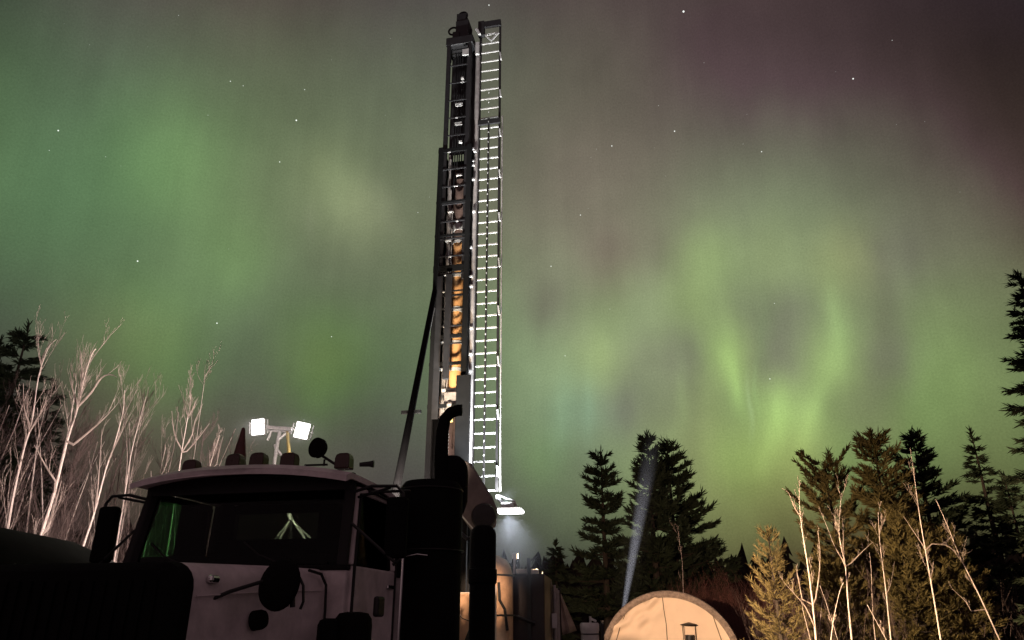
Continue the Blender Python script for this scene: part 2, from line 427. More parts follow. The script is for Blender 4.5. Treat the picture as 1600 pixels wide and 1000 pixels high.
# --- interior
it = MB(); it.box((XO, .70, 2.045), (1.94, 1.02, .04)); it.box((XO, .72, 2.765), (1.94, 1.04, .03))
it.build('cabin_lining', M_dark, truck)
d = MB(); d.box((0, .22, 2.10), (1.8, .26, .11)); d.build('dashboard', M_dark, truck, bevel=.03)
for (sx_, nm) in ((-.45, 0), (.48, 1)):
    st = MB(); st.loft([[V((sx_ + a * .24, .92 + b, z)) for a, b in ((-1, -.07), (1, -.07), (1, .07), (-1, .07))] for z, b in ((1.9, 0), (2.28, .05), (2.36, .06))])
    st.build('seat', M_dark, truck, bevel=.04)
w = MB(); ring = [V((.45 + .2 * math.cos(a), .46 + .06 * math.sin(a), 2.14 + .17 * math.sin(a))) for a in [i * math.pi / 10 for i in range(21)]]
w.tube(ring, .014, 8, False); w.build('steering_wheel', M_dark, truck)
# --- glass
def pane(poly, off): return MB().prism(poly, off)
pane([(XO - .97, .055, 2.07), (XO + .97, .055, 2.07), (XO + .94, .165, 2.74), (XO - .94, .165, 2.74)], (0, .008, 0)).build('windshield', M_glassw, truck)
pane([(-.72, 1.30, 2.40), (.20, 1.30, 2.40), (.20, 1.30, 2.665), (-.72, 1.30, 2.665)], (0, .006, 0)).build('rear_window', glass('smoked_rear_glass', (.26, .27, .25), 1.1), truck)
wg = MB()
wg.tube([(-.735, 1.27, 2.39), (.215, 1.27, 2.39), (.215, 1.27, 2.675), (-.735, 1.27, 2.675), (-.735, 1.27, 2.39)], .015, 6, False)
wg.build('rear_window_gasket', M_rubber, truck)
for x_ in (-.35, .55): MB().tube([(x_, .02, 2.06), (x_ - .25, .045, 2.15), (x_ - .42, .07, 2.26)], .008, 6).build('wiper', M_rubber, truck)
MB().box((XO - HC + .045, .86, 2.38), (.012, .50, .66)).build('side_curtain', M_dark, truck)
# --- doors
for s in (-1, 1):
    dr = MB(); e_ = XO + s * (HC - 1.0); x = e_ + s * 1.0
    dr.box((x, .62, 1.66), (.05, .98, .80))
    dr.bar((x, .13, 2.06), (e_ + s * .955, .25, 2.70), .045, .06); dr.bar((x, 1.09, 2.06), (e_ + s * .945, 1.07, 2.70), .045, .06)
    dr.bar((e_ + s * .95, .25, 2.70), (e_ + s * .945, 1.08, 2.70), .045, .06)
    do = dr.build('door', M_paint, truck, bevel=.015)
    pane([(x - s * .012, .17, 2.07), (x - s * .012, 1.07, 2.07), (e_ + s * .945, 1.05, 2.68), (e_ + s * .945, .28, 2.68)], (s * .006, 0, 0)).build('door_window', M_glassg if s < 0 else M_glassd, do)
    MB().box((x + s * .035, .98, 1.92), (.02, .16, .035)).build('handle', M_chrome, do, bevel=.008)
    fr = MB().tube([(x + s * .03, .14, 1.3), (x + s * .03, .14, 2.06), (e_ + s * .985, .27, 2.66), (e_ + s * .98, .6, 2.72), (e_ + s * .98, 1.08, 2.70), (x + s * .03, 1.10, 2.06), (x + s * .03, 1.10, 1.3)], .013, 6)
    fr.build('door_seal', M_rubber, do)
    gr = MB().tube([(e_ + s * 1.05, 1.21, 1.25), (e_ + s * 1.055, 1.21, 2.35)], .016, 8); gr.build('grab_handle', M_chrome, truck)
    # mirror
    mo = MB()
    mo.box((e_ + s * 1.37, .16, 2.36), (.19, .09, .50))
    m_ = mo.build('mirror', M_flat, truck, bevel=.03)
    ar = MB(); ar.tube([(e_ + s * .98, .12, 2.66), (e_ + s * 1.15, .10, 2.70), (e_ + s * 1.36, .14, 2.70), (e_ + s * 1.42, .15, 2.64), (e_ + s * 1.42, .15, 2.10), (e_ + s * 1.36, .15, 2.06)], .014, 8)
    ar.tube([(e_ + s * .98, .22, 2.63), (e_ + s * 1.3, .15, 2.69)], .012, 8); ar.tube([(e_ + s * .99, .08, 2.40), (e_ + s * 1.38, .14, 2.08)], .013, 8)
    ar.build('mirror_bracket', M_black, m_)
    MB().box((e_ + s * 1.37, .212, 2.36), (.16, .006, .44)).build('mirror_glass', M_chrome, m_)
# --- hood, with the dark front of the grille
def hood_sec(y, hw, zt, r):
    pts = []
    for sg in (-1, 1):
        arc = [(hw - r + r * math.cos(a), zt - r + r * math.sin(a)) for a in [i * math.pi / 10 for i in range(6)]]
        if sg < 0: pts += [(-.0 - hw, 1.0)] + [(-a, b) for a, b in arc]
        else: pts += [(a, b) for a, b in arc[::-1]] + [(hw, 1.0)]
    return [V((a, y, b)) for a, b in pts]
hd = MB().loft([hood_sec(.04, .93, 2.03, .10), hood_sec(-.5, .88, 2.02, .12), hood_sec(-1.2, .80, 1.995, .14), hood_sec(-1.50, .77, 1.985, .16)])
hoodo = hd.build('hood', M_paint, truck, smooth=True)
gr = MB(); gr.loft([hood_sec(-1.50, .775, 1.988, .16), hood_sec(-1.60, .77, 1.98, .16), hood_sec(-1.66, .70, 1.93, .16)])
for k in range(15): gr.box((-.63 + k * .09, -1.668, 1.45), (.018, .02, .84))
gr.build('grille', M_flat, hoodo, smooth=True)
MB().tube([(.935, -.28, 2.00), (.955, -.10, 1.98), (.965, -.02, 1.90), (.968, .0, 1.70), (.968, .0, 1.1)], .012, 6).build('cowl_cable', M_rubber, truck)
sm_ = MB(); sm_.tube([(.945, -.02, 1.86), (.885, -.55, 1.84), (.815, -1.2, 1.80), (.79, -1.48, 1.78)], .006, 6); sm_.build('hood_crease', M_paint, hoodo)
# fenders and front wheels
for s in (-1, 1):
    fe = MB(); secs = []
    for i in range(13):
        a = math.pi * i / 12; cy = -.85 - .62 * math.cos(a); cz = .62 + .60 * math.sin(a)
        oy = -.85 - .68 * math.cos(a); oz = .62 + .66 * math.sin(a)
        secs.append([V((s * .72, cy, cz)), V((s * 1.12, cy, cz)), V((s * 1.12, oy, oz)), V((s * .72, oy, oz))])
    fe.loft(secs); fe.build('fender', M_paint, truck, smooth=True)
def wheel(x, y, r=.52, wd=.28):
    t = MB(); prof = [(r * .6, -wd / 2), (r * .94, -wd / 2), (r, -wd * .36), (r, wd * .36), (r * .94, wd / 2), (r * .6, wd / 2)]
    o = len(t.v); n = 28
    for (rr, zz) in prof:
        for k in range(n):
            a = 2 * math.pi * k / n; t.v.append((x + zz, y + rr * math.cos(a), r + rr * math.sin(a)))
    for i in range(len(prof)):
        for k in range(n):
            a = i * n + k; b = i * n + (k + 1) % n; i2 = ((i + 1) % len(prof)) * n
            t.f.append((a, b, i2 + (k + 1) % n, i2 + k))
    wo_ = t.build('wheel', M_rubber, truck, smooth=True)
    MB().cyl((x - wd * .3, y, r), (x + wd * .3, y, r), r * .6, n=24).build('rim', M_chrome, wo_, smooth=True)
for s in (-1, 1):
    wheel(s * .92, -.85)
    for yy in (5.6, 6.9): wheel(s * .95, yy)
MB().box((0, 3.6, .92), (.9, 9.6, .24)).build('chassis', M_rig, truck)
MB().box((0, 5.0, 1.12), (2.1, 6.4, .10)).build('deck', M_rig, truck)
MB().box((0, -1.82, .62), (2.2, .14, .30)).build('bumper', M_chrome, truck, bevel=.03)
for s in (-1, 1): 
    hl = MB().lathe([(.02, 0), (.10, .0), (.11, .03), (.09, .05)], n=20); o_ = hl.build('headlight', M_chrome, truck, smooth=True); o_.location = (s * .98, -1.55, 1.05); o_.rotation_euler = (R(90), 0, 0)
# round hood mirror on its arm
c = T(438, 914, 5.35); c2 = T(412, 908, 5.35); b0 = T(302, 948, 5.05)
hm = MB(); dsc = []
for (rr, dd) in ((.02, .075), (.10, .065), (.145, .03), (.152, .0), (.14, -.012), (.02, -.014)):
    dsc.append((rr, dd))
dsc = [(a_ * 1.13, b_) for a_, b_ in dsc]; hm.lathe(dsc, n=28); hmo = hm.build('hood_mirror', M_flat, truck, smooth=True)
hmo.location = c; hmo.rotation_euler = (R(82), 0, R(-14))
ar = MB(); ar.tube([b0 + V((-.05, .02, -.12)), b0, b0.lerp(c2, .5) + V((0, 0, .012)), c2], .013, 8)
ar.build('hood_mirror_arm', M_black, truck)
ar = MB()
for (px_, py_) in ((436, 945), (447, 946), (457, 947)): ar.cyl(T(px_, 932, 5.36), T(px_, py_ + 2, 5.36), .018, n=10)
ar.tube([T(468, 902, 5.40), T(474, 915, 5.40), T(474, 940, 5.40), T(469, 952, 5.40)], .010, 6)
ar.build('hood_mirror_clamp', M_black, truck)
# side lamp and small shiny clearance lamp on the hood side
p = T(408, 968, 5.5)
sl = MB().lathe([(.02, .03), (.055, .025), (.066, 0), (.066, -.06)], n=20).build('side_marker', M_flat, truck, smooth=True); sl.location = (.915, p.y, p.z); sl.rotation_euler = (0, R(82), 0)
p = T(303, 905, 5.08); MB().box((.80, p.y + .02, p.z), (.05, .10, .05)).build('clearance_lamp', M_chrome, truck, bevel=.018)
# air cleaner canisters beside the cowl
p = T(553, 956, 6.1); MB().lathe([(.05, .0), (.11, -.01), (.14, -.05), (.145, -.10), (.145, -.9)], (p.x, p.y, p.z), 22).build('air_cleaner', M_flat, truck, smooth=True)
p = T(515, 966, 6.0); MB().lathe([(.04, .0), (.07, -.015), (.085, -.05), (.085, -.6)], (p.x, p.y, p.z), 18).build('air_hose', M_flat, truck, smooth=True)
p = T(592, 948, 6.6); MB().box(p, (.05, .16, .16)).build('step_bracket', M_black, truck, bevel=.02)
# roof marker lamps
for (px_, py_) in ((300, 731), (368, 722), (405, 720), (453, 720), (538, 721)):
    p = T(px_, py_, 6.55 + (453 - px_) * .0012)
    mk = MB(); hw = .070
    mk.loft([[V((p.x + a * hw * k, p.y + b * .06 * k, p.z + z)) for a, b in ((-1, -1), (1, -1), (1, 1), (-1, 1))] for z, k in ((-.07, 1.0), (.02, .97), (.058, .84), (.068, .6))])
    mk.build('marker_lamp', M_amber, truck, bevel=.012)
# roof spotlight seen from behind, on a bent stalk, and a small dark horn
p = T(503, 702, 6.9); so = MB().lathe([(.02, .0), (.075, .004), (.092, .03), (.095, .08), (.03, .09)], n=26).build('roof_spotlight', M_flat, truck, smooth=True)
so.location = p; so.rotation_euler = (R(88), 0, R(-18))
ar = MB(); ar.tube([T(503, 712, 6.92), T(528, 728, 6.92)], .013, 8); ar.tube([T(507, 718, 6.93), T(506, 728, 6.93)], .010, 8); ar.tube([T(476, 727, 6.93), T(512, 726, 6.93)], .010, 8)
ar.build('spotlight_bracket', M_black, truck)
hn = MB().tube([T(562, 726, 7.0), T(577, 725, 7.0), T(584, 725, 7.0)], [.020, .026, .036], 12); hn.build('roof_horn', M_black, truck, smooth=True)
# --- exhaust column behind the cab with the bent stack
p = T(673, 800, 8.0)
ex = MB(); r = .335
ex.lathe([(r, -2.2), (r, .02), (r * .97, .07), (r * .86, .12), (r * .5, .13)], (p.x, p.y, p.z + .18), 28)
exo = ex.build('exhaust_shield', M_flat, truck, smooth=True)
pipe = MB(); pipe.tube([T(690, 760, 8.0), T(689, 715, 8.0), T(691, 675, 8.0), T(695, 655, 8.0), T(704, 645, 8.0), T(716, 641, 8.0), T(722, 641, 8.0)], [.075, .075, .070, .066, .064, .064, .064], 16)
pipe.build('exhaust_pipe', M_flat, exo, smooth=True)
q = T(707, 712, 8.15); MB().lathe([(.03, .0), (.09, -.015), (.14, -.06), (.172, -.13), (.178, -.22), (.178, -.5), (.14, -.62), (.05, -.66)], (q.x, q.y, q.z), 24).build('intake_canister', M_flat, exo, smooth=True)
for (y_, ww) in ((862, .34), (768, .345)):
    q = T(673, y_, 8.0); cl = MB().tube([V((q.x + ww * math.cos(a), q.y + ww * math.sin(a), q.z)) for a in [i * math.pi / 12 for i in range(25)]], .008, 6, False)
    cl.build('shield_clamp', M_rig, exo)
MB().tube([T(632, 870, 7.62), T(652, 866, 7.62), T(668, 868, 7.62)], .007, 6).build('shield_latch', M_chrome, exo)
MB().tube([T(568, 768, 6.75), T(600, 768, 6.9), T(640, 767, 7.2)], .014, 8).build('grab_rail', M_black, truck)

# --- mast
YM = 13.0
m0 = T(703, 680, YM); mx, my = m0.x, m0.y
def zed(py): return at(720, py, YM).z
HW, HD = .30, .25            # lower stage half width / depth
UW, UD = .255, .21           # upper stage
ZL, ZU = zed(240), zed(78)
ms = MB()
for sx_ in (-1, 1):
    for sy_ in (-1, 1):
        ms.box((mx + sx_ * HW, my + sy_ * HD, (1.2 + ZL) / 2), (.10, .08, ZL - 1.2))
ms.box((mx - HW - .005, my, (1.25 + ZL) / 2), (.035, HD * 2 - .08, ZL - 1.25))        # side plates
ms.box((mx + HW + .005, my, (1.25 + ZL) / 2), (.035, HD * 2 - .08, ZL - 1.25))
mast = ms.build('mast', M_flat, truck, bevel=.008)
M_brown = mat('brown_primer', (.13, .085, .07), .6, .1, .4, 6, .05)
MB().box((mx - .05, my + HD - .06, (1.3 + ZL - .1) / 2), (HW * 1.5, .02, ZL - 1.5)).build('back_plate', M_brown, mast)
us = MB()
for sx_ in (-1, 1):
    for sy_ in (-1, 1):
        us.box((mx + sx_ * UW * .92, my + sy_ * UD, (ZL - 3 + ZU) / 2), (.085, .07, ZU - ZL + 3))
us.box((mx, my + UD - .03, (ZL + .1 + ZU) / 2), (UW * 1.6, .02, ZU - ZL - .1))
ust = us.build('upper_stage', M_black, mast, bevel=.006)
# cross pieces: thick dark collars and thin lit braces
for py_, th in ((325, .07), (377, .07), (428, .17), (533, .09), (575, .08), (245, .12), (470, .05), (640, .09)):
    z = zed(py_); b = MB()
    b.box((mx, my - HD - .012, z), (HW * 2 + .12, .03, th * .8)); b.box((mx, my + HD + .012, z), (HW * 2 + .12, .05, th))
    b.build('collar', M_flat, mast, bevel=.006)
for py_, off, ln in ((128, .06, .06), (168, .0, .16), (198, .0, .16), (227, .06, .07), (278, .05, .12), (334, -.10, .12), (379, -.13, .12), (432, -.15, .08), (538, -.17, .12), (580, -.16, .14), (612, .0, .3)):
    z = zed(py_); MB().box((mx + off, my - .10, z), (ln, .07, .05)).build('cross_brace', M_galv, mast, bevel=.008)
for k in range(17):                                   # thin dark horizontals of the front lattice, some with a pale block added as a glint
    z = zed(112 + k * 27); w__ = UW if z > ZL else HW
    MB().box((mx, my - (UD if z > ZL else HD) - .004, z), (w__ * 2 - .06, .022, .026)).build('lattice_bar', M_black, mast)
    if k % 2: MB().box((mx + random.uniform(-.14, .14), my - (UD if z > ZL else HD) - .02, z - .02), (random.uniform(.03, .08), .012, .022)).build('lattice_glint', M_galv, mast)
# feed cylinder (tan), drill pipes and hoses inside
tn = MB(); x0 = mx + .07
tn.cyl((x0, my - .02, zed(612)), (x0, my - .02, zed(382)), .115, n=18)
tno = tn.build('feed_cylinder', M_tan, mast, smooth=True)
MB().cyl((x0, my - .02, zed(382)), (x0, my - .02, zed(285)), .105, n=18).build('feed_rod', M_brown, mast, smooth=True)
for py_, h_ in ((359, .07), (382, .03), (434, .04), (487, .05), (538, .03), (580, .03)):
    MB().cyl((x0, my - .02, zed(py_) - h_), (x0, my - .02, zed(py_) + h_), .122, n=18).build('cylinder_band', M_galv, tno)
ho = MB()
for k, (dx, dy, r_) in enumerate(((-.16, -.05, .022), (-.115, -.09, .016), (-.20, .04, .03), (-.06, -.12, .012))):
    z1 = zed((250, 300, 240, 330)[k]); ho.tube([(mx + dx, my + dy, 1.4), (mx + dx + .01, my + dy, (1.4 + z1) / 2), (mx + dx, my + dy, z1)], r_, 8)
ho.build('feed_line', M_rigpale, mast, smooth=True)
bk = MB()
for k in range(7): bk.tube([(mx - .15 + k * .05, my + .02 + .02 * (k % 3), ZL - 1.2), (mx - .15 + k * .05 + .006 * (k % 2), my + .05, ZU)], .014, 6)
bk.build('winch_cable', M_black, ust)
bp = MB(); bp.box((mx - .21, my - HD - .03, (zed(660) + zed(440)) / 2), (.12, .02, zed(440) - zed(660))); bp.build('guide_plate', M_black, mast)
dk = MB(); dk.box((mx - .02, my - HD - .06, (zed(600) + zed(440)) / 2), (.11, .07, zed(440) - zed(600))); dk.build('hose_carrier', M_black, mast)
# right front post, heavier low down
pf = MB(); pf.box((mx + HW + .02, my - HD - .07, (1.3 + zed(596)) / 2), (.26, .06, zed(596) - 1.3)); pf.build('mast_post', M_flat, mast, bevel=.01)
hb = MB(); hb.box((mx + .06, my - .12, zed(628)), (.26, .2, .26)); hb.lathe([(.05, 0), (.09, .03), (.09, .16), (.05, .2)], (mx + .05, my - .2, zed(650)), 16); hb.build('drill_head', M_rigpale, mast, bevel=.02)
MB().box((mx + .09, my - .30, zed(658)), (.09, .02, .20)).build('yellow_tag', M_yellow, mast)
ch = MB()
for k in range(12): ch.box((mx + .055, my - .30, zed(664 + k * 5)), (.03, .03, .035))
ch.build('drive_chain', M_galv, mast, bevel=.008)
# crown block with sheaves at the very top
cb = MB(); zc = ZU
cb.box((mx, my, zc + .06), (UW * 2 + .10, UD * 2 + .08, .22)); cb.box((mx + .03, my, zc + .42), (.30, .34, .55)); cb.box((mx - .10, my - .1, zc + .25), (.16, .2, .24))
cb.box((mx + .00, my - .05, zc + .78), (.22, .22, .26)); cb.bar((mx - .12, my, zc + .9), (mx - .09, my, zc + .6), .035); cb.bar((mx + .17, my, zc + .1), (mx + .2, my, zc + .55), .05)
cb.bar((mx - .27, my, zc - .3), (mx - .29, my, zc + .2), .06)
cbo = cb.build('crown_block', M_black, mast, bevel=.03)
for (dx, dz) in ((-.19, .46), (.03, .86)):
    sh = MB(); sh.tube([(mx + dx + .10 * math.cos(a), my - .12, zc + dz + .10 * math.sin(a)) for a in [i * math.pi / 9 for i in range(19)]], .022, 6, False)
    sh.build('sheave', M_black, cbo)
MB().box((mx + .16, my - UD - .05, zc - .32), (.14, .03, .16)).build('crown_plate', M_galv, cbo)
# brace strut from the mast down behind the cab
stt = MB(); a = V((mx - HW - .03, my - .1, zed(438))); b = T(619, 765, 10.6); b2 = b + (b - a) * .45
stt.tube([a, b, b2], [.05, .06, .06], 12)
q = a.lerp(b, .70); stt.bar(q + V((-.16, 0, 0)), q + V((.16, 0, 0)), .05)
stt.build('brace_strut', M_flat, truck, smooth=True)
MB().tube([a + V((.02, .12, -.05)), T(655, 592, 12.0), T(632, 700, 11.2)], .011, 6).build('strut_rod', M_galv, truck)
# grey slanted pivot plate beside the mast foot and its boss
pl = MB(); pl.prism([T(716, 716, 11.4), T(732, 722, 11.4), T(765, 775, 11.4), T(774, 798, 11.4), T(770, 822, 11.4), T(742, 838, 11.4), T(716, 800, 11.4)], (.02, .12, 0)); plo = pl.build('pivot_plate', mat('dusty_grey_paint', (.20, .165, .155), .7, 0, .3, 5), truck, bevel=.01)
bs = MB(); q = T(756, 806, 11.2); bs.lathe([(.05, .03), (.17, .02), (.19, -.03), (.19, -.12)], n=24); bo = bs.build('pivot_boss', M_rig, plo, smooth=True); bo.location = q; bo.rotation_euler = (R(90), 0, R(12))
MB().tube([T(722, 806, 11.1), T(744, 832, 11.1)], .012, 6).build('pivot_rod', M_galv, plo)
MB().tube([T(716, 830, 10.8), T(730, 842, 10.8), T(742, 838, 10.8), T(742, 860, 10.8)], .03, 8).build('pivot_hose', M_black, plo)
# levelling jack, a fat dark upright cylinder
q = T(755, 832, 10.0); jk = MB().lathe([(.06, .09), (.11, .08), (.155, .03), (.17, -.02), (.17, -.45), (.185, -.46), (.185, -.62), (.165, -.64), (.165, -2.0)], (q.x, q.y, q.z), 24)
jk.build('levelling_jack', M_flat, truck, smooth=True)
# side panels beneath the mast, lit by added lamps
q0 = T(716, 925, 12.0); q1 = T(742, 925, 12.0)
sp_ = MB().box(((q0.x + q1.x) / 2 + .05, q0.y + .3, q0.z - .9), (.42, .5, 1.8)).build('side_tank', M_tankp, truck, bevel=.05)
MB().tube([T(714, 955, 11.7), T(722, 966, 11.7), T(732, 970, 11.7), T(744, 972, 11.7)], .008, 6).build('safety_chain', M_rig, sp_)
MB().tube([T(737, 930, 11.6), T(735, 960, 11.6), T(737, 980, 11.6), T(728, 1003, 11.6)], .03, 8).build('side_hose', M_rubber, sp_)
q = T(772, 915, 11.9); MB().box((q.x, q.y, q.z - .8), (.07, .06, 1.6)).build('side_post', M_rigpale, truck)

# --- ladder up the mast
lx0 = T(745, 500, YM).x; lx1 = T(782, 500, YM).x; ly = my - .02
zb, zt = zed(771), zed(47)
ld = MB()
ld.box((lx0, ly, (zb + zt) / 2), (.045, .06, zt - zb)); ld.box((lx1, ly, (zb + zt) / 2), (.040, .05, zt - zb))
lad = ld.build('ladder', M_rig, truck)
MB().box((lx1 + .055, ly + .02, (zb + zed(190)) / 2), (.022, .03, zed(190) - zb)).build('ladder_stile', M_rigpale, lad)
nr = int((zt - zb) / .25)
for k in range(nr):
    z = zb + .02 + k * .25
    MB().box(((lx0 + lx1) / 2, ly, z), (lx1 - lx0 - .045, .03, .023)).build('rung', M_galv, lad)
    if k % 4 == 1: MB().bar((lx1 + .03, ly - .03, z - .02), (lx1 + .012, ly - .03, z + .16), .05, .03).build('ladder_clip', M_galv, lad)
MB().box(((lx0 + lx1) / 2, ly - .05, (zb + zed(195)) / 2), (.032, .03, zed(195) - zb)).build('fall_rail', M_rig, lad)
for k in range(34): MB().box(((lx0 + lx1) / 2, ly - .072, zb + .12 + k * .25), (.018, .012, .03)).build('rail_stud', M_galv, lad)
MB().box(((lx0 + lx1) / 2, ly - .05, zed(200)), (lx1 - lx0 + .05, .05, .11)).build('ladder_collar', M_black, lad)
tb = MB(); zx = zt
tb.box(((lx0 + lx1) / 2 + .02, ly - .04, zx - .02), (lx1 - lx0, .06, .16)); tb.box((lx0 + .02, ly - .03, zx - .12), (.14, .10, .40))
tb.build('ladder_head', M_black, lad)
vb = MB(); xm = (lx0 + lx1) / 2 + .03
vb.bar((xm - .13, ly - .05, zx - .32), (xm, ly - .05, zx - .50), .03); vb.bar((xm + .15, ly - .05, zx - .32), (xm, ly - .05, zx - .50), .03); vb.bar((xm - .14, ly - .05, zx - .3), (xm + .16, ly - .05, zx - .3), .02)
vb.build('ladder_head_brace', M_galv, lad)
# pale hydraulic tube standing between mast and ladder
hx = mx + HW + .075
MB().tube([(hx, my - .08, zed(755)), (hx + .005, my - .08, zed(470)), (hx + .01, my - .05, zed(95))], [.06, .055, .05], 10).build('hoist_tube', M_rigpale, mast, smooth=True)
for py_ in (243, 247, 262, 268, 290, 340, 395, 440, 455, 520, 560, 586): MB().box((hx + random.uniform(-.03, .03), my - .16, zed(py_)), (.06, .05, .05)).build('tube_clamp', M_galv, mast, bevel=.01)
MB().box((hx + .02, my - .16, zed(88)), (.09, .05, .34)).build('tube_head', M_galv, mast, bevel=.01); MB().bar((hx - .02, my - .14, zed(56)), (hx + .06, my - .14, zed(66)), .06).build('crown_hook', M_galv, mast, bevel=.01)
# --- work lamp under the ladder
wl = MB(); q = T(795, 799, 12.7)
wl.box(q + V((0, 0, .03)), (.44, .22, .05)); wl.box(q + V((-.02, .02, .10)), (.22, .12, .10)); wl.tube([q + V((-.2, .2, .30)), q + V((-.05, .1, .22)), q + V((.08, .05, .18)), q + V((.14, 0, .05))], .018, 8)
wl.tube([T(776, 776, 12.9), q + V((-.1, .1, .12))], .03, 8)
wlo = wl.build('work_lamp', M_galv, truck, bevel=.015)
MB().box(q + V((.03, -.02, -.005)), (.42, .26, .055)).build('lamp_lens', M_led2, wlo, bevel=.015)
kn = MB(); kn.lathe([(.02, -.05), (.05, -.03), (.05, .03), (.02, .05)], T(778, 777, 12.9), 12); kn.build('lamp_knuckle', M_galv, wlo, smooth=True)
lamp('work_lamp_down', 'SPOT', q + V((.03, -.02, -.06)), q + V((.1, -1.2, -3)), LED_W, COLD, truck, .08, 126, .6)
lamp('work_lamp_up', 'SPOT', q + V((.0, -.16, .12)), V(((lx0 + lx1) / 2 - .2, ly, 6.0)), LED_W * 1.4, COLD, truck, .06, 130, .6)
lamp('added_rung_lamp', 'SPOT', V((mx + .20, my - 2.5, 2.50)), V(((lx0 + lx1) / 2, ly, 12.3)), 10000, (1, .97, .95), truck, .10, 20, 1.0)  # added spot without a fixture, whitens the upper rungs
# --- added floodlights, unseen behind the exhaust column and jack
def added_flood(p, aim, power, col, spot):
    f = MB(); dirn = (V(aim) - V(p)).normalized(); q_ = dirn.to_track_quat('Z', 'Y').to_matrix()
    f.box(V(p) - dirn * .06, (.26, .20, .10), q_); f.tube([V(p) - dirn * .1, V(p) + V((0, 0, -.35))], .018, 8)
    fo = f.build('floodlight', M_black, truck, bevel=.015)
    MB().box(V(p) - dirn * .006, (.22, .16, .012), q_).build('added_flood_lens', M_hid, fo)
    lamp('added_flood_beam', 'SPOT', V(p) + dirn * .03, aim, power, col, truck, .10, spot, .5)
def loc3(p): return RI @ (V(p) - C0)
added_flood(loc3(at(757, 905, 11.0)), loc3((-.62, 14.6, 2.0)), 900, WARM, 24)
lamp('added_spill', 'SPOT', loc3(at(757, 905, 11.05)), loc3((-1.3, 12.2, 1.8)), 170, WARM, truck, .08, 46, .5)  # added spot without a fixture, warms the side tank
added_flood(loc3(at(757, 868, 12.0)), V(((lx0 + lx1) / 2 - .15, ly, 9.5)), LED_W * 10, COLD, 44)
added_flood(loc3((-1.35, 9.4, 2.45)), loc3((-9.5, 16.5, 3.6)), RIG_LEFT_W, PINK, 120)
lamp('added_mast_lamp', 'SPOT', V((mx + .02, my - 2.5, 2.45)), V((mx + .05, my, 6.5)), MAST_W, (1.0, .82, .62), truck, .34, 38, 1.0)  # added lamp and housing, out of view, brighten the feed cylinder
ml = MB(); ml.box((mx + .02, my - 2.5, 2.37), (.3, .2, .10)); mlo = ml.build('added_mast_flood', M_black, truck, bevel=.02)
MB().box((mx + .02, my - 2.5, 2.428), (.26, .16, .012)).build('added_flood_lens', M_hid, mlo)

# ---------------------------------------------------------------- traffic cone standing on the cab roof
p = at(373, 722, 7.2)
cn = MB().lathe([(.11, -.06), (.11, -.045), (.075, -.04), (.055, .10), (.035, .22), (.018, .33), (.012, .34)], n=20)
cno = cn.build('roof_cone', M_cone, smooth=True); cno.location = p
tag(cno, 'thin dark red cone standing among the lamps on the truck cab roof', 'cone')

# ---------------------------------------------------------------- light tower
YT = 20.0
base = at(440, 960, YT); lt = thing('light_tower', 'mobile light tower with two blazing floodlight heads above the cab roof', 'light tower', (base.x, YT, 0))
def TT(px, py, dy=0):
    return at(px, py, YT + dy) - V((base.x, YT, 0))
tp = MB(); tp.tube([TT(455, 813), TT(428, 730), TT(434, 690), TT(437, 674)], .05, 10); tpo = tp.build('pole', M_galv, lt, smooth=True)
yb = MB(); yb.tube([TT(452, 712), TT(449, 674)], .045, 8); yb.lathe([(.05, -.06), (.09, -.03), (.09, .03), (.05, .06)], TT(452, 710), 10); yb.build('yellow_strut', M_yellow, lt)
br = MB(); br.tube([TT(434, 688), TT(448, 676)], .04, 8); br.tube([TT(429, 695), TT(431, 700), TT(440, 712)], .04, 8); br.tube([TT(418, 688), TT(424, 674), TT(434, 671)], .035, 8)
br.build('strut', M_galv, lt)
cb_ = MB(); cb_.bar(TT(416, 668), TT(457, 671), .14, .10); cb_.bar(TT(418, 673), TT(455, 675), .05, .05); cb_.build('crossbar', M_galv, lt, bevel=.02)
for (px_, py_, rz_, ry_) in ((402.5, 667, -12, -3), (472, 672.5, 14, 9)):
    h = thing('x', None, None); bpy.data.objects.remove(h)
    c_ = TT(px_, py_); q_ = Matrix.Rotation(R(rz_), 3, 'Z') @ Matrix.Rotation(R(ry_), 3, 'Y') @ Matrix.Rotation(R(8), 3, 'X')
    hb_ = MB(); hb_.box(c_ + q_ @ V((0, .07, 0)), (.40, .10, .46), q_); hb_.box(c_ + q_ @ V((0, .14, 0)), (.26, .10, .32), q_)
    hb_.bar(c_ + q_ @ V((-.27, .06, -.16)), c_ + q_ @ V((-.27, .06, .16)), .03); hb_.bar(c_ + q_ @ V((.27, .06, -.2)), c_ + q_ @ V((.27, .06, .2)), .03)
    hb_.bar(c_ + q_ @ V((-.27, .06, 0)), c_ + q_ @ V((.27, .06, 0)), .03)
    ho_ = hb_.build('floodlight_head', M_galv, lt, bevel=.01)
    for k, (z_, hh) in enumerate(((.15, .11), (.0, .125), (-.15, .11))):
        MB().box(c_ + q_ @ V((0, .0, z_)), (.35, .04, hh), q_).build('led_panel', M_led, ho_, bevel=.012)
    lamp('tower_beam', 'SPOT', c_ + q_ @ V((0, -.08, 0)), c_ + q_ @ V((-.6 if px_ < 430 else .2, -3, -1.6)), TOWER_W, PINK, lt, .2, 165, .4)
for pts_, r_ in (([(455, 811), (440, 838), (432, 856)], .028), ([(455, 811), (470, 832), (486, 856)], .028), ([(452, 815), (428, 845), (418, 857)], .014), ([(458, 815), (484, 840), (500, 856)], .014)):
    MB().tube([TT(a_, b_) for a_, b_ in pts_], r_, 8).build('leg', M_galv, lt, smooth=True)
MB().tube([TT(455, 812), V((.35, 0, .9))], .04, 8).build('mast_foot', M_rig, lt)
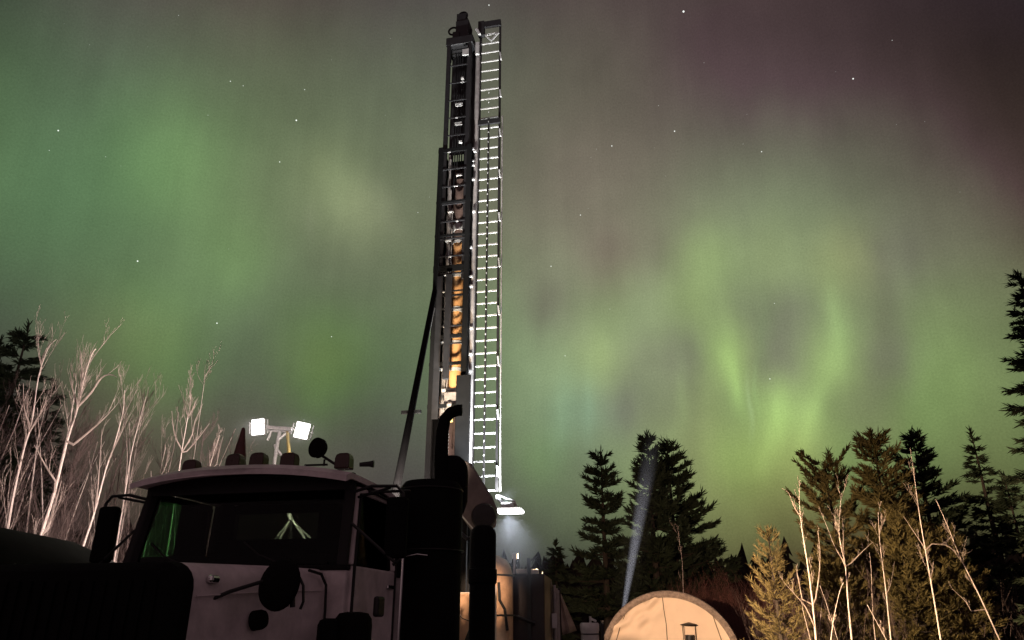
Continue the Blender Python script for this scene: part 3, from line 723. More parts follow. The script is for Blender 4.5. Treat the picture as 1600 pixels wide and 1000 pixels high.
lamp('added_leg_light', 'SPOT', TT(440, 722) + V((.1, -1.0, 0)), TT(456, 838), 7500, (1, .93, .72), lt, .05, 44, .7)  # added spot, no fixture, brightens the tower legs
tr_ = MB(); tr_.box((0, 0, .75), (1.1, 1.9, .55)); tro = tr_.build('trailer', M_yellow, lt, bevel=.04)
for s in (-1, 1): MB().cyl((s * .55, 0, .32), (s * .75, 0, .32), .32, n=24).build('wheel', M_rubber, lt, smooth=True)
for s in (-1, 1): MB().tube([(s * .5, .8, .6), (s * 1.3, 1.3, .05)], .04, 8).build('outrigger', M_galv, lt)

# ---------------------------------------------------------------- dark van beside the truck
vn = thing('parked_van', 'unlit black van with a rounded roof beyond the truck hood', 'van', (-5.25, 6.8, 0), R(4)); vn.scale = (1, 1, 1.075)
def van_sec(y, hw, z0, z1, r):
    pts = [(-hw, z0), (-hw, z1 - r * 1.4)] + [(-hw + r * (1 - math.cos(a)), z1 - r * .9 + r * .9 * math.sin(a)) for a in [i * math.pi / 12 for i in range(1, 7)]]
    pts += [(hw - r * (1 - math.cos(a)), z1 - r * .9 + r * .9 * math.sin(a)) for a in [i * math.pi / 12 for i in range(6, 0, -1)]] + [(hw, z1 - r * 1.4), (hw, z0)]
    return [V((a, y, b)) for a, b in pts]
MB().loft([van_sec(-2.5, .92, .4, 1.1, .25), van_sec(-2.3, .98, .35, 1.25, .3), van_sec(-1.5, 1.0, .35, 1.45, .35), van_sec(-.75, .98, .35, 2.12, .5), van_sec(-.2, .98, .35, 2.27, .52), van_sec(1.5, .98, .35, 2.27, .52), van_sec(2.2, .97, .4, 2.2, .5), van_sec(2.3, .94, .45, 2.1, .5)]).build('body', M_flat, vn, smooth=True)
MB().prism([(-.8, -1.48, 1.5), (.8, -1.48, 1.5), (.72, -.86, 2.02), (-.72, -.86, 2.02)], (0, -.02, .01)).build('windshield', M_glassw, vn)
for s in (-1, 1):
    MB().prism([(s * .985, -.7, 1.4), (s * .985, .2, 1.4), (s * .96, .2, 1.8), (s * .96, -.5, 1.8)], (s * .01, 0, 0)).build('side_window', M_dark, vn)
    for y_ in (-1.6, 1.4): MB().cyl((s * .78, y_, .36), (s * .99, y_, .36), .36, n=24).build('wheel', M_rubber, vn, smooth=True)
    MB().box((s * .7, -2.46, .9), (.3, .06, .16)).build('headlight', M_chrome, vn, bevel=.03)

# ---------------------------------------------------------------- tank, trailer, rods, tarp, drum behind the truck
p = at(752, 868, 14.6); tk = thing('water_tank', 'tan domed upright tank lit orange behind the dark levelling jack', 'tank', (p.x, 14.6, 0))
zt_ = p.z; r = .60
MB().lathe([(r, 0), (r, zt_ - .42), (r * .985, zt_ - .34), (r * .93, zt_ - .2), (r * .80, zt_ - .08), (r * .5, zt_ - .0), (r * .2, zt_ + .04)], n=36).build('shell', M_tankp, tk, smooth=True)
bd = MB()
for zz, rr in ((zt_ - .37, r + .012), (zt_ - 1.05, r + .01)): bd.tube([(rr * math.cos(a), rr * math.sin(a), zz) for a in [i * math.pi / 18 for i in range(37)]], .018, 6, False)
bd.build('hoop', M_rig, tk)
bd = MB(); bd.tube([(.34, -.52, zt_ - .5), (.36, -.55, zt_ - .8), (.45, -.42, zt_ - .95), (.5, -.38, zt_ - 1.3)], .025, 8); bd.build('drain_hose', M_rubber, tk)
tv = at(803, 880, 15.6)
tl = thing('supply_trailer', 'dark maroon box trailer with pale top rails beyond the tan tank', 'trailer', (tv.x, 16.2, 0), R(-7))
def TL_(px, py, Y): return Matrix.Rotation(R(7), 3, 'Z') @ (at(px, py, Y) - V((tv.x, 16.2, 0)))
a = TL_(800, 897, 15.7); b = TL_(852, 898, 15.9); w_ = b.x - a.x
MB().box(((a.x + b.x) / 2, a.y + 1.1, a.z / 2 + .3), (w_, 2.2, a.z - .6)).build('box_body', M_trailer, tl, bevel=.02)
for u0, u1 in ((806, 825), (829, 841)):
    c0 = TL_(u0, 893, 15.68); c1 = TL_(u1, 893, 15.75); MB().bar(c0, c1, .085, .10).build('top_rail', M_galv, tl, bevel=.02)
MB().tube([TL_(803, 897, 15.65), TL_(804, 871, 15.65)], .022, 8).build('marker_post', M_galv, tl); pq = TL_(804.5, 869, 15.65); MB().box(pq, (.10, .10, .12)).build('post_lamp', M_galv, tl, bevel=.02)
MB().box(pq + V((.056, .02, 0)), (.012, .07, .09)).build('lamp_lens', M_hid, tl)
RB7 = Matrix.Rotation(R(7), 3, 'Z')
lamp('tent_beam', 'SPOT', pq + V((.09, .03, 0)), pq + RB7 @ V((5.3, 11.4, -1.0)), RIG_RIGHT_W, WARM, tl, .06, 60, .7)  # beams added on the post to light the tent and right-hand trees
lamp('trees_beam', 'SPOT', pq + V((.09, .0, 0)), pq + RB7 @ V((11.5, 6.2, -1.7)), RIG_RIGHT_W * 1.7, (1.0, .70, .42), tl, .06, 66, 1.0)
MB().box(TL_(827, 945, 15.6), (.07, .06, 1.75)).build('door_post', M_black, tl)
MB().tube([TL_(848, 894, 15.7), TL_(847, 920, 15.7), TL_(844, 950, 15.7)], [.012, .02, .012], 8).build('edge_rail', M_galv, tl)
MB().tube([TL_(802, 962, 15.55), TL_(815, 966, 15.55), TL_(836, 974, 15.55)], .03, 8).build('side_hose', M_rig, tl)
for s in (-1, 1): MB().cyl((s * .5, 1.3, .34), (s * .62, 1.3, .34), .34, n=22).build('wheel', M_rubber, tl, smooth=True)
pr = at(868, 925, 17.5)
rk = thing('pipe_rack', 'upright rack of drill rods standing between trailer and tent', 'rack', (pr.x, 17.5, 0))
def TR(px, py, Y=17.5): return at(px, py, Y) - V((pr.x, 17.5, 0))
fr_ = MB(); q = TR(853, 905); fr_.box((q.x, q.y, q.z / 2), (.05, .05, q.z)); q = TR(874, 918, 18.1); fr_.box((q.x, q.y, q.z / 2), (.05, .05, q.z)); fr_.bar(TR(853, 915), TR(874, 926, 18.1), .04); fr_.build('frame', M_rig, rk)
for k, (px_, py_, Y_, r_) in enumerate(((856, 908, 17.4, .028), (860.5, 909, 17.6, .03), (866, 914, 17.5, .04), (869.5, 919, 17.7, .03), (872, 922, 17.9, .028))):
    q = TR(px_, py_, Y_); MB().cyl((q.x, q.y, .1), (q.x, q.y, q.z), r_, n=10).build('drill_rod', M_rigpale, rk, smooth=True)
q = TR(866, 970, 17.3); MB().box(q, (.11, .05, .30)).build('rod_label', M_white, rk, bevel=.01)
tp_ = MB(); Y_ = 18.6; rows = 8
top = [at(873, 925, Y_), at(893, 985, Y_ + .5)]
ptsA = [at(872 + 1.0 * i, 926 + 9.5 * i, Y_) for i in range(rows)]; ptsB = [at(876 + 3.6 * i, 928 + 8.2 * i, Y_ + .25 + .05 * (i % 2)) for i in range(rows)]
for A_, B_ in zip(ptsA, ptsB):
    for k in range(5):
        t_ = k / 4; q = A_.lerp(B_, t_); q.y += .06 * math.sin(t_ * 9); tp_.v.append(tuple(q))
for i in range(rows - 1):
    for k in range(4): a = i * 5 + k; tp_.f.append((a, a + 1, a + 6, a + 5))
to_ = tp_.build('tarp', M_tarp, smooth=True); sm = to_.modifiers.new('solid', 'SOLIDIFY'); sm.thickness = .012
tag(to_, 'tan tarp hanging slanted off the side of the rod rack', 'tarp')
p = at(921, 973, 18.6); dm = thing('plastic_tank', 'white plastic tank with a valve on top left of the tent', 'tank', (p.x, 18.6, 0))
MB().lathe([(.20, 0), (.21, .05), (.21, p.z - .2), (.225, p.z - .16), (.225, p.z - .03), (.20, p.z)], n=26).build('shell', M_white, dm, smooth=True)
MB().tube([(.215 * math.cos(a), .215 * math.sin(a), p.z - .24) for a in [i * math.pi / 12 for i in range(25)]], .014, 6, False).build('hoop', M_rig, dm)
vv = MB(); vv.cyl((.02, -.02, p.z), (.02, -.02, p.z + .14), .03, n=10); vv.bar((.0, -.03, p.z + .1), (.16, -.03, p.z + .03), .05); vv.build('valve', M_galv, dm, bevel=.01)
MB().box((.29, .0, (p.z + .05) / 2), (.07, .07, p.z + .05)).build('post', M_rig, dm)
MB().lathe([(.03, 0), (.045, .01), (.03, .02)], n=12).build('bung', M_rig, dm).location = (.05, -.22, p.z - .42)

# ---------------------------------------------------------------- arched tent
YTE = 27.0; pc = at(1042, 950, YTE)
tent = thing('arch_tent', 'glowing tan canvas arch tent with three seams and wrinkled grey trim', 'tent', (pc.x, YTE, 0), R(-12))
RT = 2.36; ZC = at(1042, 922, YTE).z - RT - .02
fw = MB(); NA, NR = 150, 96
def fold(x, z):
    y = 0
    for (ax, az, ang, wl_, am, x0, x1) in ((-1.1, 1.9, 38, .36, .040, -2.1, -.35), (-1.4, 1.6, 20, .46, .045, -2.3, -.5), (-.6, 2.2, 62, .40, .035, -1.3, -.15)):
        u = (x - ax) * -math.sin(R(ang)) + (z - az) * math.cos(R(ang)); v_ = (x - ax) * math.cos(R(ang)) + (z - az) * math.sin(R(ang))
        env = math.exp(-(u / .5) ** 2) * math.exp(-(v_ / 1.15) ** 2); y += am * env * math.sin(u / wl_ * 6.28 + .9 * v_ + .4 * math.sin(v_ * 2))
    y += .012 * math.sin(x * 2.2 + 1) * math.sin(z * 1.7)
    return y
for i in range(NA + 1):
    a = math.pi * (-.02 + 1.04 * i / NA)
    for j in range(NR + 1):
        rr = (RT - .13) * j / NR; x = rr * math.cos(a); z = ZC + rr * math.sin(a); fw.v.append((x, -.04 + fold(x, z), z))
for i in range(NA):
    for j in range(NR): a = i * (NR + 1) + j; fw.f.append((a, a + 1, a + NR + 2, a + NR + 1))
fw.prism([(-RT + .14, -.03, 0.0), (RT - .14, -.03, 0.0), (RT - .14, -.03, ZC + .02), (-RT + .14, -.03, ZC + .02)], (0, .02, 0))
fwo = fw.build('front_wall', M_canvas, tent, smooth=True)
arc = lambda r_, y_: [V((r_ * math.cos(a), y_, ZC + r_ * math.sin(a))) for a in [math.pi * i / 60 for i in range(61)]]
tm = MB(); O = []
for i in range(121):
    a = math.pi * i / 120; wv = .012 * math.sin(i * 1.9) + .010 * math.sin(i * .73)
    for (r_, y_) in ((RT - .22, -.06), (RT - .14, -.12 + wv), (RT - .02, -.09 - wv), (RT + .01, -.02), (RT + .0, .3)): tm.v.append((r_ * math.cos(a), y_, ZC + r_ * math.sin(a)))
for i in range(120):
    for k in range(4): a = i * 5 + k; tm.f.append((a, a + 1, a + 6, a + 5))
tm.build('arch_trim', M_trim, tent, smooth=True)
rb = MB(); A0, A1 = arc(RT - .01, .2), arc(RT - .01, 6.0)
for i in range(61): rb.v.append(tuple(A0[i])); rb.v.append(tuple(A1[i]))
for i in range(60): rb.f.append((2 * i, 2 * i + 1, 2 * i + 3, 2 * i + 2))
rb.build('barrel_roof', M_trim, tent, smooth=True)
def seam(pts):
    P_ = [at(px_, py_, YTE) - V((pc.x, YTE, 0)) for px_, py_ in pts]
    return MB().tube([V((q.x, -.055 + fold(q.x, q.z), q.z)) for q in P_], .014, 6).build('seam', M_seam, tent)
seam([(1035, 931), (1037, 950), (1041, 975), (1043, 1004)]); seam([(978, 950), (976, 963), (969, 982), (963, 1004)]); seam([(1109, 953), (1115, 972), (1126, 1004)])
MB().tube([at(970, 956, YTE - .1) - V((pc.x, YTE, 0)), at(973, 964, YTE - .1) - V((pc.x, YTE, 0))], .01, 6).build('tie_string', M_seam, tent)
SPY = 26.72
# stove pipe in front of the tent
p = at(1076, 976, SPY); sp2 = thing('stove_pipe', 'black stove pipe with a small peaked rain cap before the tent', 'chimney', (p.x, SPY, 0))
zt2 = p.z; MB().cyl((0, 0, 0), (0, 0, at(1076, 992, SPY).z), .145, n=20).build('pipe', M_black, sp2, smooth=True)
MB().lathe([(.28, 0), (.27, .02), (.02, .085)], (0, 0, zt2 - .01), 20).build('rain_cap', M_rig, sp2)
for dx in (-.21, .21): MB().box((dx, 0, (zt2 + at(1076, 1000, SPY).z) / 2), (.02, .02, zt2 - at(1076, 1000, SPY).z)).build('cap_strut', M_rig, sp2)

# ---------------------------------------------------------------- conifers
def leafset(mb, p, d, L, wd, rng, n=5):
    """a needle spray: thin blades fanned round the direction d"""
    d = d.normalized(); side = d.cross(V((rng.uniform(-.3, .3), rng.uniform(-.3, .3), 1))); side.normalize(); up = side.cross(d)
    for k in range(n):
        a = rng.uniform(-1.0, 1.0); b = rng.uniform(-.55, .55); q = (d + side * a + up * b).normalized(); l = L * rng.uniform(.6, 1.15)
        pp = p + d * rng.uniform(-.3, .3) * L; s_ = q.cross(V((rng.uniform(-1, 1), rng.uniform(-1, 1), rng.uniform(-1, 1)))); s_.normalize(); s_ *= wd
        o = len(mb.v); mb.v += [tuple(pp - s_ * .5), tuple(pp + s_ * .5), tuple(pp + q * l * .6 + s_ * .55), tuple(pp + q * l), tuple(pp + q * l * .6 - s_ * .55)]
        mb.f.append((o, o + 1, o + 2, o + 3, o + 4))
def conifer(name, label, cat, base, h, rmax, needles, seed, group=None, low=.12, whorls=18, per=6, upturn=.25, tuft=.30, wd=0.028, dens=1.0, irregular=.25, prof=None, lean=0.0, bare=.06, nblade=8):
    rng = random.Random(seed)
    t = thing(name, label, cat, base, 0, group)
    prof = prof or (lambda u: (1 - u) ** .85)
    tr = MB(); tops = [V((lean * h * (i / 6) ** 1.3 + rng.uniform(-.02, .02) * h * .1, 0, h * i / 6)) for i in range(7)]
    tr.tube(tops, [max(.012, .022 * h * (1 - i / 6.3)) for i in range(7)], 8)
    cr = MB(); lb = MB()
    def tp(z): u = z / h; return V((lean * h * u ** 1.3, 0, z))
    for w in range(whorls):
        u = low + (1 - low) * ((w + rng.uniform(-.45, .45)) / whorls); u = min(max(u, low), .985)
        R_ = rmax * prof((u - low) / (1 - low)) + .04 * rmax
        k = max(3, int(per * rng.uniform(.8, 1.2))); a0 = rng.uniform(0, 6.28)
        for b in range(k):
            if rng.random() < bare: continue
            a = a0 + 6.283 * b / k + rng.uniform(-.3, .3); L = R_ * rng.uniform(1 - irregular, 1 + irregular * .7)
            dirh = V((math.cos(a), math.sin(a), 0)); o = tp(u * h + rng.uniform(-.035, .02) * h)
            drop = -.18 * L * (1 - u) + rng.uniform(-.06, .06) * L; npt = 6; pts = []
            for i in range(npt + 1):
                s_ = i / npt; pts.append(o + dirh * L * s_ + V((0, 0, drop * s_ * 1.4 + upturn * L * s_ * s_ + .25 * u * L * s_)))
            lb.tube(pts, [max(.006, .018 * L * (1 - .85 * i / npt)) for i in range(npt + 1)], 4, False)
            nt_ = max(4, int(L / tuft * 3.2 * dens))
            for i in range(nt_):
                s_ = .18 + .84 * (i + rng.random()) / nt_; f_ = min(s_, .999) * npt; i0 = int(f_); q = pts[i0].lerp(pts[min(i0 + 1, npt)], f_ - i0)
                tang = (pts[min(i0 + 1, npt)] - pts[i0]).normalized()
                sd = tang.cross(V((0, 0, 1))); sgn = rng.choice((-1, 1)); spread = .30 * L * (1.05 - s_) * rng.random()
                q2 = q + sd * sgn * spread + tang * spread * .6 + V((0, 0, rng.uniform(-.03, .05) * L))
                dd = tang * 1.0 + sd * sgn * rng.uniform(.1, .9) + V((0, 0, rng.uniform(.0, .5) * (1 if upturn > .1 else -.2)))
                leafset(cr, q2, dd, tuft * rng.uniform(.7, 1.2), wd, rng, nblade)
    for i in range(14): leafset(cr, tp(h * rng.uniform(.93, 1.0)), V((rng.uniform(-.4, .4), rng.uniform(-.4, .4), 1)), tuft * .8, wd, rng, 4)
    tro = tr.build('trunk', M_bark2, t, smooth=True); lb.build('limb', M_bark2, tro); cr.build('crown', needles, t)
    return t
def on_ground(px, py, Y):
    p_ = at(px, py, Y); return V((p_.x, Y, 0)), p_.z
PINEG = 'dark pines and spruces behind the clearing'
b, h = on_ground(938, 706, 40); conifer('pine_tree', 'narrower dark pine standing left of the tall twin-topped pine', 'pine tree', b, h, 2.9, M_needle, 11, PINEG, low=.22, whorls=13, per=8, upturn=.14, tuft=.42, wd=0.047, dens=1.5, prof=lambda u: (1 - u) ** .75 * (.72 + .28 * math.sin(u * 9)), nblade=10)
b, h = on_ground(1010, 675, 39); conifer('pine_tree', 'tall dark pine forming the left top of the twin-topped pair above the tent', 'pine tree', b, h, 2.0, M_needle, 12, PINEG, low=.2, whorls=17, per=8, upturn=.30, tuft=.45, wd=0.050, dens=1.4, prof=lambda u: (1 - u) ** .8, nblade=10)
b, h = on_ground(1042, 688, 41); conifer('pine_tree', 'broad dark pine with long right-hand boughs, tallest mass above the tent', 'pine tree', b, h, 2.55, M_needle, 13, PINEG, low=.22, whorls=15, per=9, upturn=.22, tuft=.45, wd=0.050, dens=1.5, prof=lambda u: min(1, (1 - u) * 1.25) ** .8, nblade=10)
b, h = on_ground(868, 846, 45); conifer('spruce_tree', 'small dark spruce tip rising left of the pines above the trailer', 'spruce tree', b, h, 1.3, M_needle, 14, PINEG, low=.1, whorls=14, per=7, upturn=.0, tuft=.4, wd=0.044, dens=1.2)
# left dark conifers
b, h = on_ground(46, 506, 30); conifer('spruce_tree', 'dark spruce behind the tall forked birch at the left edge', 'spruce tree', b, h, 3.1, M_needle, 21, PINEG, low=.2, whorls=20, per=8, upturn=.05, tuft=.42, wd=0.044, dens=1.4, irregular=.35)
b, h = on_ground(2, 530, 31); conifer('spruce_tree', 'dark spruce cut by the left edge of the picture', 'spruce tree', b, h, 3.2, M_needle, 22, PINEG, low=.2, whorls=20, per=8, upturn=.05, tuft=.42, wd=0.044, dens=1.4, irregular=.35)
b, h = on_ground(85, 600, 33); conifer('spruce_tree', 'lower ragged spruce right of the tall dark spruce at left', 'spruce tree', b, h, 2.4, M_needle, 23, PINEG, low=.2, whorls=16, per=7, upturn=.05, tuft=.42, wd=0.044, dens=1.1, irregular=.45, bare=.15)
# right hand conifers
RG = 'lamp-lit conifers at the right of the clearing'
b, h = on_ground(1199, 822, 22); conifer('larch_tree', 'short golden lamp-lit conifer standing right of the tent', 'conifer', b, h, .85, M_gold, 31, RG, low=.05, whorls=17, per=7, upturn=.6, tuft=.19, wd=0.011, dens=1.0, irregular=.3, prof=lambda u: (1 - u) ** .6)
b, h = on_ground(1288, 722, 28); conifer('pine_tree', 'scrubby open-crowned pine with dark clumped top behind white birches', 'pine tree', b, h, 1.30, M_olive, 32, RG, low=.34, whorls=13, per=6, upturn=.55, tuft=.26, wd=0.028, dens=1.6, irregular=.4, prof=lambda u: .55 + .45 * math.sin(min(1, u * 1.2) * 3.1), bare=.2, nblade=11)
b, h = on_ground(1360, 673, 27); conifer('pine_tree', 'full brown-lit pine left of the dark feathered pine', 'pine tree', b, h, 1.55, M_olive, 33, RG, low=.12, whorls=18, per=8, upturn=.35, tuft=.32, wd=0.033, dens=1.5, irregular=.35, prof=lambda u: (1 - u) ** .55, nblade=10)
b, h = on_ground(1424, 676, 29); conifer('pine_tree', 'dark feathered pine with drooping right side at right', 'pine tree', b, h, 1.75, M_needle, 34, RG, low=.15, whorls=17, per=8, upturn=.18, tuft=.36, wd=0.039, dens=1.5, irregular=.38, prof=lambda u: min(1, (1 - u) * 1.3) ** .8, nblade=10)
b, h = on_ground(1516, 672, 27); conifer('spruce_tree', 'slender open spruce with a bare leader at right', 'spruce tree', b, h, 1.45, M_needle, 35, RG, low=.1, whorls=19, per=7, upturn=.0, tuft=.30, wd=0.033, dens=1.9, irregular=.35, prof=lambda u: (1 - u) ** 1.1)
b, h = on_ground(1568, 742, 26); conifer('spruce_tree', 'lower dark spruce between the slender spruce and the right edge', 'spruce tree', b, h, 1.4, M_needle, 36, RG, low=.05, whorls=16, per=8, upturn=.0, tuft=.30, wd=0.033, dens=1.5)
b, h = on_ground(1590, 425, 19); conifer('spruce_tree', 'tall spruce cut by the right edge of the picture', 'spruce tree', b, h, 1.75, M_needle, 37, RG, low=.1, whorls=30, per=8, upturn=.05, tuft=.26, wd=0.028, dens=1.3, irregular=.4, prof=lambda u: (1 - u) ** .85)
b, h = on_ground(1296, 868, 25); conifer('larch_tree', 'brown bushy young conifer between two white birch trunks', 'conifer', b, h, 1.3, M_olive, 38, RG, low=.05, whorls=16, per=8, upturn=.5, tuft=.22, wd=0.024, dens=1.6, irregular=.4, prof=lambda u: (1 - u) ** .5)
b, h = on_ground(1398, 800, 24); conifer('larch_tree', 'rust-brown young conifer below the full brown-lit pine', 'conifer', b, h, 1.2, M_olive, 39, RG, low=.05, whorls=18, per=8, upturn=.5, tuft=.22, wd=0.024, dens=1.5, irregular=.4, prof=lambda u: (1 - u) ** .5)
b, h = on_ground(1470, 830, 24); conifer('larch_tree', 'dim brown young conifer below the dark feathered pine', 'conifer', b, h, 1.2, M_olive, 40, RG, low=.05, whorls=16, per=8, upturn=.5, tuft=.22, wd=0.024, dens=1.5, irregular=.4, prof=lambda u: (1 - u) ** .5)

# ---------------------------------------------------------------- bare birches
def grow(mb, p, d, L, r, lev, rng, up=.18):
    n = 5; pts = [p]; q = p; dd = d.normalized()
    for i in range(n):
        dd = (dd + V((rng.uniform(-.09, .09), rng.uniform(-.09, .09), up * .5))).normalized(); q = q + dd * L / n; pts.append(q)
    mb.tube(pts, [max(.0022, r * (1 - .8 * i / n)) for i in range(n + 1)], 5 if lev > 1 else 3, False)
    if lev <= 0: return
    for k in range(rng.randint(3, 5) if lev > 1 else rng.randint(2, 4)):
        s_ = rng.uniform(.25, 1.0); i0 = min(int(s_ * n), n - 1); b = pts[i0].lerp(pts[i0 + 1], s_ * n - i0)
        a = rng.uniform(0, 6.28); side = V((math.cos(a), math.sin(a), rng.uniform(.1, .6)))
        grow(mb, b, dd * .9 + side * .45, L * rng.uniform(.35, .6), r * .45, lev - 1, rng, up)
def smooth_path(P_, k=3):
    out = []; n = len(P_)
    for i in range(n - 1):
        p0, p1, p2, p3 = P_[max(i - 1, 0)], P_[i], P_[i + 1], P_[min(i + 2, n - 1)]
        for j in range(k):
            t = j / k; out.append(.5 * ((2 * p1) + (p2 - p0) * t + (2 * p0 - 5 * p1 + 4 * p2 - p3) * t * t + (3 * p1 - p0 - 3 * p2 + p3) * t ** 3))
    return out + [P_[-1]]
def birch(label, path, Y, r0, seed, forks=(), twigs=10, group='pale bare birches at the left', start=.35, lev=2, name='birch_tree', tl=1.0):
    """path: pixels of the stem from low to top; the stem is carried on down to the ground"""
    rng = random.Random(seed); P_ = [at(px_, py_, Y) for px_, py_ in path]
    d = (P_[0] - P_[1]); g0 = P_[0] + d * (P_[0].z / max(.05, -d.z)) if d.z < 0 else V((P_[0].x, Y, 0)); g0.z = -.02
    t = thing(name, label, 'birch tree', (g0.x, g0.y, 0), 0, group); off = V((g0.x, g0.y, 0))
    pts = smooth_path([g0 - off] + [q - off for q in P_]); m = len(pts)
    tot = sum((pts[i + 1] - pts[i]).length for i in range(m - 1)); acc_ = 0; rad = []
    for i in range(m):
        rad.append(max(.006, r0 * .45 * (1 - .82 * acc_ / tot)));  acc_ += (pts[i + 1] - pts[i]).length if i < m - 1 else 0
    tr = MB().tube(pts, rad, 8); tro = tr.build('trunk', M_bark, t, smooth=True)
    cr = MB()
    for fk in forks:
        dy_ = rng.uniform(-.5, .5); F = smooth_path([at(px_, py_, Y) - off + V((0, dy_ * i_ / len(fk), 0)) for i_, (px_, py_) in enumerate(fk)])
        F[0] = min(pts, key=lambda q_: (q_ - F[0]).length)
        cr.tube(F, [max(.005, r0 * .26 * (1 - .8 * i / (len(F) - 1))) for i in range(len(F))], 5, False)
        for k in range(max(3, twigs // 3)):
            i0 = rng.randint(0, len(F) - 2); b = F[i0].lerp(F[i0 + 1], rng.random()); dd = (F[i0 + 1] - F[i0]).normalized()
            grow(cr, b, dd + V((rng.uniform(-.5, .5), rng.uniform(-.5, .5), .5)), tot * .07 * tl * rng.uniform(.6, 1.3), r0 * .07, lev - 1, rng)
    for k in range(twigs):
        s_ = rng.uniform(start, .99) * tot; a_ = 0
        for i in range(m - 1):
            l = (pts[i + 1] - pts[i]).length
            if a_ + l >= s_: break
            a_ += l
        b = pts[i].lerp(pts[i + 1], (s_ - a_) / l); dd = (pts[i + 1] - pts[i]).normalized(); a = rng.uniform(0, 6.28)
        grow(cr, b, dd * .9 + V((math.cos(a), math.sin(a), .5)) * .5, tot * .12 * tl * rng.uniform(.5, 1.2), r0 * .085, lev, rng)
    cr.build('branches', M_twigb, t); return t
birch('forked birch nearest the left edge, in front of dark spruces', [(12, 826), (22, 770), (38, 700), (50, 660), (60, 590), (75, 545), (88, 530)], 15.5, .085, 41, [[(48, 668), (40, 640), (40, 600)], [(50, 668), (68, 650), (85, 630)], [(62, 590), (62, 550), (70, 528)]], 12)
birch('tall double-stemmed birch with a fan of top branches', [(64, 838), (85, 770), (105, 690), (122, 635), (132, 590), (143, 555), (150, 545)], 15.0, .105, 42, [[(70, 838), (82, 795), (92, 750)], [(122, 635), (112, 610), (105, 578)], [(122, 635), (146, 615), (165, 594), (182, 591), (195, 597)], [(126, 620), (131, 585), (132, 552)], [(108, 700), (135, 680), (165, 655), (178, 643)], [(92, 760), (78, 730), (67, 700)]], 14)
birch('slim single-stemmed birch left of the truck mirror', [(128, 860), (148, 800), (165, 735), (180, 690), (192, 645), (195, 610)], 15.5, .075, 43, [[(172, 712), (190, 690), (205, 672)], [(150, 790), (155, 740), (160, 670)]], 10)
birch('slender upright birch just right of the truck mirror', [(186, 830), (197, 760), (207, 700), (220, 650), (228, 620)], 17, .065, 44, [[(195, 765), (200, 720), (200, 690)]], 10)
birch('birch with a spreading candelabra crown over the cab roof', [(279, 742), (285, 700), (292, 660), (297, 630), (296, 612)], 16, .06, 45, [[(284, 702), (275, 680), (273, 645)], [(285, 706), (302, 680), (308, 660), (322, 634)], [(287, 710), (305, 690), (326, 661)], [(294, 652), (302, 640), (307, 628)], [(293, 650), (289, 635), (287, 625)]], 8, start=.8, tl=.6)
birch('thin paired birch stem right of the candelabra birch', [(327, 735), (333, 710), (340, 690), (343, 680)], 17, .045, 46, [[(331, 715), (331, 690), (332, 680)], [(337, 735), (341, 700), (344, 680)]], 6, start=.7, tl=.6)
birch('faint grey birch between the mirror and candelabra birch', [(205, 745), (213, 700), (222, 650), (230, 615), (232, 605)], 22, .06, 47, [], 12)
birch('short pale birch stub beside the cab visor', [(249, 745), (254, 720), (259, 698)], 17, .04, 48, [[(254, 742), (260, 722), (264, 705)]], 6)
birch('pale branch tips high above the candelabra birch', [(300, 735), (308, 680), (316, 620), (319, 600), (322, 585), (331, 572)], 19, .022, 49, [[(317, 601), (313, 590), (313, 575)], [(318, 600), (319, 580), (320, 566)], [(304, 700), (296, 640), (294, 575)]], 5, start=.93, tl=.5)
RB = 'pale bare birches at the right'
birch('brightest curved birch right of the golden conifer', [(1275, 1000), (1270, 945), (1263, 890), (1255, 840), (1251, 808), (1249, 780), (1250, 750)], 20, .07, 51, [[(1275, 985), (1258, 950), (1240, 930), (1225, 915)], [(1251, 808), (1240, 790), (1232, 770), (1221, 763)], [(1272, 950), (1279, 900), (1280, 860), (1276, 830)], [(1255, 944), (1252, 915), (1250, 890)]], 9, RB, .4, tl=.7)
birch('white birch forking at mid height before the scrubby pine', [(1331, 1000), (1325, 940), (1321, 885), (1313, 848), (1311, 820), (1315, 770)], 20.5, .065, 52, [[(1320, 880), (1308, 855), (1297, 820), (1292, 800)], [(1318, 870), (1319, 830), (1319, 805)], [(1325, 885), (1342, 866), (1360, 848)]], 10, RB, .4, tl=.7)
birch('birch with faint upper stem before the brown-lit pine', [(1392, 1000), (1387, 950), (1382, 905), (1375, 850), (1372, 800)], 21, .055, 53, [[(1384, 930), (1392, 915), (1398, 890)]], 10, RB, .4, tl=.7)
birch('leaning birch stem below the dark feathered pine', [(1470, 1000), (1460, 940), (1446, 860), (1436, 800), (1428, 740), (1422, 700)], 20, .06, 54, [[(1446, 858), (1432, 830), (1420, 805)], [(1448, 850), (1475, 852), (1490, 865)]], 9, RB, .4, tl=.7)
birch('strongly leaning dim birch nearest the right edge', [(1562, 1000), (1530, 930), (1500, 870), (1480, 820), (1462, 780)], 20.5, .055, 55, [[(1500, 872), (1480, 855), (1460, 850)], [(1520, 960), (1510, 940), (1490, 920)]], 9, RB, .4, tl=.7)
birch('low slanting birch sapling left of the white forked birch', [(1298, 1000), (1304, 960), (1312, 925), (1318, 910)], 19.5, .045, 56, [], 6, RB, .3, tl=.6)
birch('thin slanting stem between two leaning birches', [(1385, 1000), (1366, 965), (1355, 945)], 19, .035, 57, [], 6, RB, .3, tl=.6)
birch('thin pale birch against the broad dark pine above the tent', [(1068, 935), (1066, 880), (1062, 850), (1060, 830)], 33, .035, 58, [], 6, RB, .5, tl=.7)
